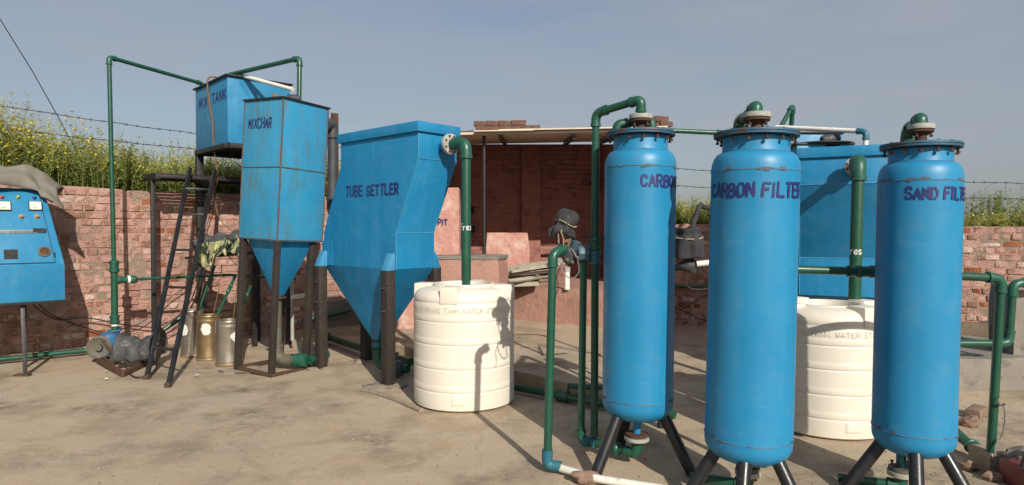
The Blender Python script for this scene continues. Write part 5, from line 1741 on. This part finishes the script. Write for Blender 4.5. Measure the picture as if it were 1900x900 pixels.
# top pipe loop of the left filter
c = fL + Vector((.018, 0, 0))
zp = P(1183, 185, 4.10).z
dl = P(1105, 428, 4.32)
t = thing('filter_inlet_pipe', 'green pipe looping from the top of the farthest filter down to the floor', 'pipe', (dl.x, dl.y, .10))
pipe_shape([c + Vector((0, 0, ztL + .12)), c + Vector((0, -.01, zp)), Vector((dl.x, dl.y, zp - .045)), Vector((dl.x - .005, dl.y, .12))], .0255, t, n=16, bend=2.0)
for py in (452, 478):
    coupling(t, Vector((dl.x - .002, dl.y, P(1103, py, dl.y).z)), (0, 0, 1), .027, .09, 'blue_fitting' if py > 460 else 'green_fitting')
pipe('bypass_pipe', 'short green bent pipe behind the nozzle of the farthest filter', [fL + Vector((-.11, .14, ztL + .0)), fL + Vector((-.11, .14, ztL + .075)), fL + Vector((.12, .14, ztL + .10)), fL + Vector((.12, .14, ztL + .0))], .026)
# bottom of the left filter: flange, elbow, manifold
q = fL + Vector((0, 0, 0))
t = thing('filter_drain', 'green drain elbow with a pale flange under the farthest filter', 'pipe', q)
MB().lathe(q + Vector((0, 0, .165)), [(.03, 0), (.078, .002), (.08, .008), (.08, .024), (.03, .026)], 30).build('gasket_flange', M['grey_gasket'], t)
MB().lathe(q + Vector((0, 0, .193)), [(.03, 0), (.072, .002), (.072, .016), (.03, .018)], 30).build('upper_flange', M['rust'], t)
MB().tube([q + Vector((0, 0, .20)), q + Vector((0, 0, zbL - .02))], .024, 12).build('neck', M['tank_blue'], t)
pipe_shape([q + Vector((0, 0, .168)), q + Vector((0, 0, .075)), Vector((dl.x + .0, dl.y, .075))], .028, t, n=14)
coupling(t, lerp(q, Vector((dl.x, dl.y, 0)), .55) + Vector((0, 0, .075)), (Vector((dl.x, dl.y, 0)) - q), .029, .10)
b_ = G(1078, 838)
pb = Vector((b_.x, b_.y, 0))
# standing pipe with dosing pump
pa = G(1014, 876)
za = P(1024, 470, pa.y).z
t = thing('standing_pipe', 'bright green standing pipe bent over to the wrapped dosing pump', 'pipe', (pa.x, pa.y, .04))
pt_ = Vector((P(1026, 428, pa.y).x, pa.y, za))
px_ = P(1048, 462, pa.y + .06)
pipe_shape([px_, pt_, Vector((pa.x + .005, pa.y, .045))], .0255, t, n=16, bend=1.8)
el = MB()
pth, _ = fillet([Vector((pa.x + .005, pa.y, .14)), Vector((pa.x + .005, pa.y, .042)), Vector((pa.x + .09, pa.y - .02, .042))], .05)
el.tube(pth, .034, 16)
el.build('blue_elbow', M['blue_fitting'], t)
wp1, wp2 = G(1060, 884, .042), G(1260, 912, .042)
pipe('floor_pipe', 'paint smeared white plastic pipe lying on the floor before the farthest filter', [Vector((pa.x + .07, pa.y - .015, .036)), G(1100, 887, .034), G(1300, 918, .034)], .024, mat='white_pvc', fittings=False)
o = MB().blob(G(1085, 893) + Vector((0, -.02, .03)), (.085, .05, .045), 12, 8, .5, 3).build('stone', M['stone'], origin=G(1085, 893), smooth=40)
tag(o, 'brownish stone lying against the white floor pipe', 'stone')
t = thing('pump_post', 'dark green post pipe carrying the dosing pump down to a floor elbow', 'pipe', pb)
pu = P(1083, 470, pb.y)
pipe_shape([Vector((pu.x, pu.y, P(1083, 486, pb.y).z)), Vector((pb.x, pb.y, .075)), Vector((dl.x - .02, dl.y + .0, .075))], .0245, t, n=16)
coupling(t, Vector((lerp(pb.x, dl.x, .6), lerp(pb.y, dl.y, .6), .075)), (Vector((dl.x, dl.y, 0)) - pb), .028, .09, 'blue_fitting')
# the dosing pump itself
t = thing('dosing_pump', 'grey blue dosing pump on a post beside the farthest filter', 'pump', (pu.x, pu.y, pu.z - .06))
pd = pu.y
mbp = MB()
ctr = P(1084, 470, pd - .01)
mbp.lathe(ctr - Vector((.045, 0, 0)), [(0, 0), (.060, 0), (.066, .006), (.066, .014), (.058, .018), (.058, .052), (.066, .056), (.066, .075), (.05, .085), (.03, .10), (0, .10)], 8, (1, 0, 0))
mbp.build('pump_head', M['pump_grey'], t, bevel=.003, smooth=20)
c2 = P(1056, 470, pd - .02)
MB().blob(c2 + Vector((.01, 0, -.012)), (.058, .05, .068), 14, 10, .45, 2).build('pump_casing', M['slate_grey'], t, smooth=50)
MB().lathe(c2 + Vector((.035, -.01, .03)), [(.0, 0), (.03, 0), (.033, .01), (.033, .05), (.02, .055), (0, .055)], 14, (.3, -.2, 1)).build('valve_cap', M['pump_grey'], t)
for i, (dx, dz) in enumerate(((-.02, -.045), (.015, -.06), (.05, -.03))):
    MB().lathe(c2 + Vector((dx, -.045, dz)), [(0, 0), (.013, 0), (.013, .02), (.007, .022), (.007, .04), (0, .04)], 8, (0, -1, .1)).build('bolt', M['cast_grey'], t)
MB().bar(P(1037, 455, pd), P(1030, 430, pd), .022, .012).build('lever', M['rubber'], t)
MB().bar(P(1094, 452, pd), P(1087, 432, pd), .016, .010).build('lever', M['rubber'], t)
nk = MB()
nk.tube([P(1053, 462, pd), P(1054, 438, pd), P(1050, 425, pd)], .03, 10, rs=[.028, .035, .04])
nk.build('motor_neck', M['cast_grey'], t)
MB().lathe(P(1050, 424, pd), [(0, 0), (.05, 0), (.055, .02), (.055, .08), (.035, .10), (0, .10)], 16, (.1, 0, 1)).build('motor', M['slate_grey'], t)
MB().box(P(1051, 447, pd - .04), (.03, .012, .02)).build('terminal', M['brick'], t)
# cloth wrapped over its motor
cw_ = P(1050, 413, pd)
def wrap(u, v):
    a = u * 2 * math.pi
    if v < .35:
        k = v / .35
        r = .066 * math.sin(k * math.pi / 2) ** .8
        z = .085 * math.cos(k * math.pi / 2) ** .8 + .005
    else:
        k = (v - .35) / .65
        r = .066 + .012 * k - .012 * math.exp(-((k - .30) / .12) ** 2)
        z = .005 - .085 * k - .05 * k * max(0, math.sin(a * 2 + .8)) * k
    w = .010 * math.sin(a * 5 + v * 4) * v + .030 * noise.noise(Vector((math.cos(a) * 2, math.sin(a) * 2, v * 3)))
    p = Vector((math.cos(a) * (r + w) * 1.02, math.sin(a) * (r + w) * .9, z))
    tilt_ = Matrix.Rotation(.32, 3, 'Y')
    return cw_ + tilt_ @ p
o = MB().sheet(wrap, 56, 26).build('cloth_wrap', M['black_cloth'], origin=cw_, smooth=80, solid=.004, merge=True)
tag(o, 'faded grey black cloth tied over the dosing pump motor', 'cloth')
rp_ = []
tl = Matrix.Rotation(.32, 3, 'Y')
for i in range(29):
    a = 2 * math.pi * i / 28
    rp_.append(cw_ + tl @ Vector((math.cos(a) * .071, math.sin(a) * .066, -.006 + .008 * math.sin(a * 2))))
cord('rope', 'pale rope tied round the cloth on the dosing pump', rp_ + [cw_ + Vector((-.035, -.076, -.05)), cw_ + Vector((-.025, -.082, -.10)), cw_ + Vector((-.02, -.072, -.175))], .0042, 'pale_rope', 'rope', k=3)
cord('rope', 'short pale rope end hanging under the wrapped motor', [cw_ + Vector((-.062, -.05, -.03)), cw_ + Vector((-.056, -.06, -.08)), cw_ + Vector((-.05, -.05, -.14))], .0038, 'pale_rope', 'rope', k=3)
cord('cable', 'thin pale cable looping below the dosing pump', [c2 + Vector((.01, -.06, .03)), c2 + Vector((.045, -.07, -.03)), c2 + Vector((.06, -.06, -.12)), c2 + Vector((.01, -.06, -.165)), c2 + Vector((-.05, -.05, -.12)), c2 + Vector((-.06, -.04, -.06))], .004, 'grey_cable', 'cable')
cord('cable', 'long thin cable dangling from the dosing pump beside the green pipe', [c2 + Vector((-.04, -.03, -.05)), c2 + Vector((-.085, -.04, -.15)), c2 + Vector((-.075, -.04, -.22)), c2 + Vector((-.10, -.03, -.30))], .003, 'cable', 'cable')

# white tank drain line to the filters
a, b = G(945, 716, .05), G(1112, 748, .05)
t = thing('transfer_pipe', 'green floor pipe from the left white tank to the farthest filter', 'pipe', (a.x, a.y, 0))
pipe_shape([a, b, Vector((b.x + .55, b.y - .35, .05))], .034, t, n=14, fittings=False)
coupling(t, lerp(a, b, .62), b - a, .035, .12)
q = lerp(a, b, .68)
MB().tube([q, q + Vector((0, 0, .10)), q + Vector((.45, -.1, .10))], .024, 12).build('branch', M['green_pipe'], t)

# black wrapped motor glimpsed between the filters
wc = P(1276, 450, 4.75)
t = thing('dosing_pump', 'dark pump under black cloth glimpsed between the two carbon filters', 'pump', (wc.x, wc.y, wc.z - .3))
MB().lathe(wc + Vector((0, 0, -.10)), [(0, 0), (.06, 0), (.07, .02), (.07, .18), (0, .19)], 16).build('motor', M['slate_grey'], t)
MB().blob(P(1278, 492, 4.75), (.075, .06, .055), 14, 10, .4, 6).build('pump_casing', M['slate_grey'], t, smooth=50)
MB().lathe(P(1292, 490, 4.7), [(0, 0), (.022, 0), (.022, .10), (0, .10)], 12, (1, 0, .1)).build('outlet', M['white_pvc'], t)
MB().tube([P(1278, 495, 4.75), P(1225, 498, 4.9)], .028, 12).build('inlet', M['green_pipe'], t)
MB().tube([P(1226, 498, 4.9), Vector((P(1226, 498, 4.9).x, 4.9, .0))], .022, 10).build('support_post', M['black_iron'], t)
def wrap2(u, v):
    a = u * 2 * math.pi
    if v < .3:
        k = v / .3
        r, z = .098 * math.sin(k * math.pi / 2) ** .6, .105
    else:
        k = (v - .3) / .7
        r, z = .098 + .012 * k - .012 * math.exp(-((k - .2) / .1) ** 2), .105 - .215 * k
    w = .013 * math.sin(a * 6 + v * 3) * v + .014 * noise.noise(Vector((math.cos(a) * 2, math.sin(a) * 2, v * 3 + 5)))
    return wc + Vector((math.cos(a) * (r + w), math.sin(a) * (r + w), z + .02 * noise.noise(Vector((math.cos(a), math.sin(a), 3)))))
o = MB().sheet(wrap2, 56, 24).build('cloth_wrap', M['black_cloth'], origin=wc, smooth=80, solid=.004, merge=True)
tag(o, 'black cloth tied over the pump between the two carbon filters', 'cloth')
rp2 = [wc + Vector((math.cos(2 * math.pi * i / 24) * .106, math.sin(2 * math.pi * i / 24) * .106, .045 + .02 * math.sin(2 * math.pi * i / 24))) for i in range(25)]
cord('rope', 'pale rope tied round the black cloth between the carbon filters', rp2, .005, 'pale_rope', 'rope', k=2)
o = MB().tube(smooth_path([P(1282, 430, 4.7), P(1290, 405, 4.72), P(1299, 382, 4.76), P(1306, 384, 4.8), P(1330, 390, 4.9)], 5), .019, 8).build('cloth_strap', M['black_cloth'], origin=P(1290, 405, 4.72), smooth=60)
tag(o, 'twisted black strap rising from the wrapped pump to the carbon filter', 'strap')
cord('cable', 'black cables hanging from the wrapped pump between the filters', [P(1283, 478, 4.7), P(1306, 500, 4.72), P(1330, 512, 4.72)], .006, 'cable', 'cable')
cord('cable', 'thin black cable loop below the wrapped pump', [P(1282, 480, 4.7), P(1270, 520, 4.72), P(1285, 536, 4.72), P(1320, 535, 4.72)], .004, 'cable', 'cable')
rw = lambda px, off=.12: lerp(rw0, rw1, 0) if False else None
def right_wall_pt(px, z, n):
    d = (rw1 - rw0).normalized()
    nrm = Vector((d.y, -d.x, 0))
    o_ = rw0 + nrm * n
    a_ = (px - 950) / F
    # solve x / y = a on the wall line, near enough for things fixed to it
    s = (a_ * o_.y - o_.x) / (d.x - a_ * d.y)
    return o_ + d * s + Vector((0, 0, z))
q0 = right_wall_pt(1235, 0, .10)
pipe('wall_pipe', 'green pipe with a pale union fixed along the wall between the carbon filters', [Vector((q0.x, q0.y, P(1250, 531, q0.y).z)), right_wall_pt(1420, P(1300, 531, q0.y).z, .10)], .026)
a, b = right_wall_pt(1235, P(1250, 622, q0.y).z, .12), right_wall_pt(1460, P(1300, 626, q0.y).z, .12)
pipe('low_wall_pipe', 'green pipe low on the wall glimpsed between the carbon filters', [a, b], .03)
cord('cable', 'black cables fanned across the low wall between the filters', [right_wall_pt(1238, .30, .1), right_wall_pt(1262, .25, .1), right_wall_pt(1310, .5, .1), right_wall_pt(1370, .7, .1)], .007, 'cable', 'cable')
cord('cable', 'black cable drooping low on the wall between the filters', [right_wall_pt(1238, .34, .14), right_wall_pt(1275, .22, .14), right_wall_pt(1310, .12, .2), right_wall_pt(1370, .2, .2)], .007, 'cable', 'cable')

# ------------------------------------------------------------------ right side pipes and clutter
yd = 3.95
a = P(1418, 498, yd)
r1, r2 = P(1600, 504, yd), P(1858, 516, 3.98)
gnd = G(1850, 884)
t = thing('header_pipe', 'long green level pipe behind the two nearest filters dropping to the floor at right', 'pipe', (gnd.x, gnd.y, .02))
pipe_shape([Vector((a.x, yd, .05)), Vector((a.x, yd, a.z)), r1, Vector((r2.x, 3.98, r2.z)), Vector((gnd.x, 3.98, .03))], .0255, t, n=16)
coupling(t, P(1606, 504, yd), (1, 0, 0), .027, .12)
cord('cable', 'pale thin cables tied down the right green pipe', [P(1857, 736, 3.93), P(1852, 745, 3.93), P(1864, 760, 3.93), P(1862, 800, 3.93), P(1850, 825, 3.93), P(1848, 850, 3.92), P(1862, 868, 3.9), P(1876, 876, 3.88)], .0045, 'grey_cable', 'cable')
cord('cable', 'second pale cable bowed out beside the right green pipe', [P(1853, 815, 3.93), P(1846, 832, 3.92), P(1846, 852, 3.92), P(1856, 876, 3.90)], .0045, 'grey_cable', 'cable')
cord('cable', 'black cable tie round the right green pipe', [P(1849, 750, 3.94), P(1856, 752, 3.93), P(1864, 750, 3.94)], .007, 'cable', 'cable', k=3)
d_ = 6.0
pipe('wall_corner_pipe', 'second green pipe bending up beside the cement post at the far right', [Vector((P(1690, 637, d_).x, d_, .0)), P(1690, 637, d_), P(1872, 637, d_), P(1880, 526, d_), P(1960, 521, d_)], .034)
# cement post
q = P(1920, 428, 6.25)
plaster('cement_post', 'stained grey cement post at the far right edge behind the bent pipe', 'post', [(P(1884, 428, 6.2).x, 6.2), (P(1990, 428, 6.2).x, 6.2), (P(1990, 428, 6.2).x, 6.6), (P(1884, 428, 6.2).x + .05, 6.6)], -.02, P(1890, 530, 6.2).z, 'grey_concrete', seed=12, rough=.015)
# ledge in front of the right wall
l0 = G(1690, 727)
zl = P(1800, 668, l0.y).z
plaster('cement_ledge', 'low grey cement ledge in front of the right brick wall', 'ledge', [(l0.x, l0.y), (G(2000, 722).x, G(2000, 722).y), (G(2000, 722).x + .8, 8.0), (l0.x + .5, 8.6)], -.02, zl, 'grey_concrete', seed=9, rough=.025)
o = MB().blob(Vector((P(1842, 428, 7.6).x, 7.6, zl)), (.55, .35, .13), 20, 10, .6, 8).build('soil_heap', M['soil'], origin=Vector((P(1842, 428, 7.6).x, 7.6, zl)), smooth=60)
tag(o, 'small heap of earth on the ledge below the right wall', 'soil heap')
# short valve pipe behind the sand filter
p1, p2 = G(1775, 806, .10), G(1814, 836, .06)
t = thing('end_valve', 'green capped pipe end lying behind the sand filter', 'pipe', (p2.x, p2.y, 0))
pipe_shape([p1 + Vector((-.25, .12, .02)), p1, p2], .032, t, n=14, fittings=False)
coupling(t, p2 - (p2 - p1).normalized() * .03, p2 - p1, .034, .09)
pipe_shape([p2, p2 + Vector((.0, .02, .0)), p2 + Vector((.05, .28, .04))], .028, t, n=12, run='branch_run')
q = G(1856, 884)
plaster('concrete_block', 'crumbly concrete block round the foot of the right green pipe', 'block', [(q.x - .05, q.y + .02), (q.x + .09, q.y + .02), (q.x + .09, q.y + .2), (q.x - .05, q.y + .2)], -.02, .13, 'concrete', seed=21, rough=.025)
# drain fittings under the near filters
for nm, c, zb, lab in ((0, fM_, zbM, 'pale flanged drain fitting under the middle carbon filter'), (1, fR_, zbR, 'pale flanged drain fitting under the sand filter')):
    q = Vector((c.x + .045 * (1 if nm == 0 else -1), c.y + .10, 0)) if nm == 0 else Vector((c.x - .03, c.y + .05, 0))
    t = thing('filter_drain', lab, 'pipe', q)
    MB().lathe(q, [(.03, .10), (.07, .102), (.072, .11), (.072, .13), (.03, .132)], 28).build('gasket_flange', M['grey_gasket'], t)
    up_ = MB().lathe(q, [(.03, .1325), (.066, .134), (.066, .15), (.03, .152)], 28).build('upper_flange', M['cast_grey'], t)
    for i in range(4):
        a_ = math.pi / 2 * i + .5
        bm_ = MB()
        hexbolt(q + Vector((math.cos(a_) * .053, math.sin(a_) * .053, .085)), (0, 0, 1), .009, .09, bm_)
        bm_.build('bolt', M['rust'], up_, smooth=20)
    MB().tube([q + Vector((0, 0, .15)), q + Vector((0, 0, zb + .06))], .026, 12).build('neck', M['blue_fitting'], t)
    pipe_shape([q + Vector((0, 0, .11)), q + Vector((0, 0, .045)), q + Vector((-.3, .12, .045))], .028, t, n=12)
# red machine at the right edge
rb = G(1900, 905)
t = thing('red_machine', 'red slatted machine box with a black strap at the bottom right corner', 'machine', rb)
c = Vector((P(1921, 428, 3.75).x, 3.75, 0))
MB().box(c + Vector((0, 0, .07)), (.22, .22, .14)).build('casing', M['red_paint'], t, bevel=.008)
gr = MB()
for i in range(4):
    gr.box(c + Vector((0, -.113, .035 + i * .028)), (.20, .008, .012))
gr.build('grille', M['rubber'], t)
MB().tube(smooth_path([c + Vector((-.09, -.05, .14)), c + Vector((-.06, -.05, .22)), c + Vector((.04, -.05, .25)), c + Vector((.1, -.05, .14))], 6), .016, 8).build('carry_strap', M['black_cloth'], t)
MB().blob(c + Vector((.05, .10, .14)), (.11, .08, .06), 14, 9, .5, 4).build('grey_hood', M['grey_concrete'], t, smooth=60)

# the second pair of mixing tanks showing over the right settler
y0_ = 8.2
a, b = P(1462, 428, y0_), P(1562, 428, y0_)
z1_ = P(1500, 247, y0_).z
mixr, cs, cen = box_tank('mix_tank', 'blue box tank with a white pipe along its rim behind the end on settler', [(a.x, y0_), (b.x, y0_), (b.x + .15, y0_ + .9), (a.x + .15, y0_ + .9)], z1_ - .8, z1_, 'panel_blue', 'black_iron')
for p in cs:
    q = lerp(p, cen, .08)
    MB().box((q.x, q.y, (z1_ - .8) / 2), (.07, .07, z1_ - .8)).build('leg', M['black_iron'], mixr)
y1_ = 7.45
a, b = P(1478, 428, y1_), P(1578, 428, y1_)
z2_ = P(1530, 268, y1_).z
mcr, cs, cen = box_tank('mix_chamber', 'blue box tank with a curved black lid edge just showing over the end on settler', [(a.x, y1_), (b.x, y1_), (b.x + .1, y1_ + .55), (a.x + .1, y1_ + .55)], z2_ - 1.4, z2_, 'old_blue', 'black_iron', hopper=(.7, .05))
MB().lathe(Vector((cen.x, cen.y, z2_ + .017)), [(.40, 0), (.40, .012), (.2, .03), (0, .035)], 36).build('round_lid', M['black_iron'], mcr)
for p in cs:
    q = lerp(p, cen, .10)
    MB().box((q.x, q.y, (z2_ - 1.4) / 2), (.06, .06, z2_ - 1.4)).build('leg', M['scuffed_iron'], mcr)
pipe('rim_pipe', 'white plastic pipe running over the right tanks and bending down', [P(1440, 236, 8.0), P(1607, 244, 7.2), P(1605, 300, 7.2), Vector((P(1605, 300, 7.2).x, 7.2, 1.2))], .027, mat='white_pvc', fit='blue_fitting')
pipe('peaked_pipe', 'green pipe rising to a peak above the carbon filter and the right tanks', [P(1446, 240, 8.3), P(1471, 196, 8.5), P(1467, 250, 8.6)], .03)
q = P(1541, 258, 7.5)
t = thing('mixer_motor', 'small dark mixer motor on the lid of the tank behind the end on settler', 'motor', q)
MB().lathe(q - Vector((.10, 0, .02)), [(0, 0), (.05, 0), (.06, .02), (.06, .12), (.045, .14), (.045, .2), (0, .2)], 16, (1, 0, .2)).build('motor_body', M['slate_grey'], t)
MB().box(q - Vector((0, 0, .075)), (.16, .1, .04)).build('mounting_bar', M['rust'], t)
# thin crossing pipe at the back between the filters
yb = 5.2
a, b = P(1215, 241, yb), P(1345, 247, yb)
pipe('crossing_pipe', 'thin green level pipe crossing the sky between the two carbon filters', [Vector((a.x, yb, .03)), a, b, Vector((b.x, yb, .03))], .019)
# top elbows of the near filters
c = fM_ + Vector((.036, 0, 0))
zz = P(1400, 190, 3.45).z
pipe('top_elbow', 'green elbow bending backwards on top of the middle carbon filter', [c + Vector((0, 0, ztM + .115)), c + Vector((0.004, 0, zz)), c + Vector((.05, .40, zz - .02)), c + Vector((.06, .42, .40))], .030, bend=1.7)
c = fR_ + Vector((.026, 0, 0))
zz = P(1704, 218, 3.55).z
d1 = P(1683, 238, 3.95)
pipe('top_elbow', 'green elbow curving over to the left on top of the sand filter', [c + Vector((0, 0, ztR + .115)), c + Vector((0, 0, zz + .005)), Vector((d1.x, d1.y, zz - .015)), Vector((d1.x + .01, d1.y, .50))], .030, bend=2.4)

# ------------------------------------------------------------------ small things on the ground
# ridge of cement by the settler front leg
path = [G(672, 724, .006), G(700, 730, .008), G(735, 742, .008), G(765, 755, .008), G(782, 762, .004)]
sp = smooth_path(path, 6)
o = MB().tube(sp, .03, 10, rs=[.022 + .012 * noise.noise(Vector((i * .7, 0, 0))) for i in range(len(sp))]).build('cement_ridge', M['concrete'], origin=path[0], smooth=60)
tag(o, 'low cement ridge on the floor from the settler leg to the white tank', 'ridge')
def stick(label, a, b, r, mat='wood'):
    o = MB().tube(smooth_path([a, lerp(a, b, .5) + Vector((0, 0.02, .006)), b], 4), r, 6).build('stick', M[mat], origin=a)
    return tag(o, label, 'stick')
stick('long thin pale stick lying on the raised yard behind the green pipes', GR(998, 640) + Vector((0, 0, .012)), GR(1116, 660) + Vector((0, 0, .012)), .008)
stick('short dark twig on the raised yard left of the green pipes', GR(1000, 645) + Vector((0, 0, .01)), GR(1008, 660) + Vector((0, 0, .01)), .008, 'scuffed_iron')
rnd = random.Random(31)
def stone_at(p, s, label, mat='stone', name='stone', flat=.55):
    o = MB().blob(p + Vector((0, 0, s * flat * .6)), (s, s * .8, s * flat), 10, 7, .7, rnd.uniform(0, 50)).build(name, M[mat], origin=p, smooth=40)
    return tag(o, label, 'stone')
for px, py, s, lab in ((1800, 790, .085, 'brown stone in the shade right of the sand filter'), (1822, 772, .05, 'small brown stone near the ledge right of the sand filter'), (1796, 872, .06, 'flat grey stone on the floor right of the sand filter'),
                       (1836, 866, .07, 'dusty stone at the foot of the right green pipe'), (1845, 892, .06, 'crumbled stone in front of the right green pipe'),
                       (1092, 745, .05, 'grey stone by the step behind the green pipes'), (1072, 741, .035, 'little grey stone by the step behind the green pipes')):
    stone_at(G(px, py), s, lab)
loose_brick(1812, 770, 5.2, .7, 'dusty brick lying in the shade right of the sand filter', None, 0.0, 'stone')
for px, py, lab in ((196, 704, 'white scrap of paper on the floor left of the pump frame'), (198, 690, 'tiny pale scrap close to the pump frame'), (365, 697, 'tiny pale scrap on the floor before the steel cans')):
    p = G(px, py, .004)
    mb = MB()
    k = [p + Vector((math.cos(a) * rnd.uniform(.015, .03), math.sin(a) * rnd.uniform(.015, .03), rnd.uniform(0, .014))) for a in (0, 1.2, 2.4, 3.6, 4.9)]
    mb.add(k + [p + Vector((0, 0, .018))], [(i, (i + 1) % 5, 5) for i in range(5)])
    tag(mb.build('paper_scrap', M['paper'], origin=p), lab, 'scrap')
# grit scattered on the concrete
mb = MB()
for _ in range(2600):
    p = G(rnd.uniform(-50, 1950), rnd.uniform(655, 900))
    s = rnd.uniform(.002, .006) * rnd.choice((1, 1, 1, 1, 1.5, 2.4))
    if p.y < 2.5: continue
    v = [p + Vector((rnd.uniform(-1, 1), rnd.uniform(-1, 1), 0)) * s for _ in range(3)]
    zz = ground_z(p.x, p.y)
    for q in v: q.z = zz - .003
    mb.add(v + [Vector((p.x, p.y, zz + s * .8))], [(0, 1, 3), (1, 2, 3), (2, 0, 3)])
tag(mb.build('grit', M['concrete'], smooth=0), 'fine grit scattered over the concrete floor', 'grit', kind='stuff')
for o in scene.objects:
    if o.type == 'MESH' and o.get('label') is None and o.parent is None:
        print('UNLABELLED', o.name)
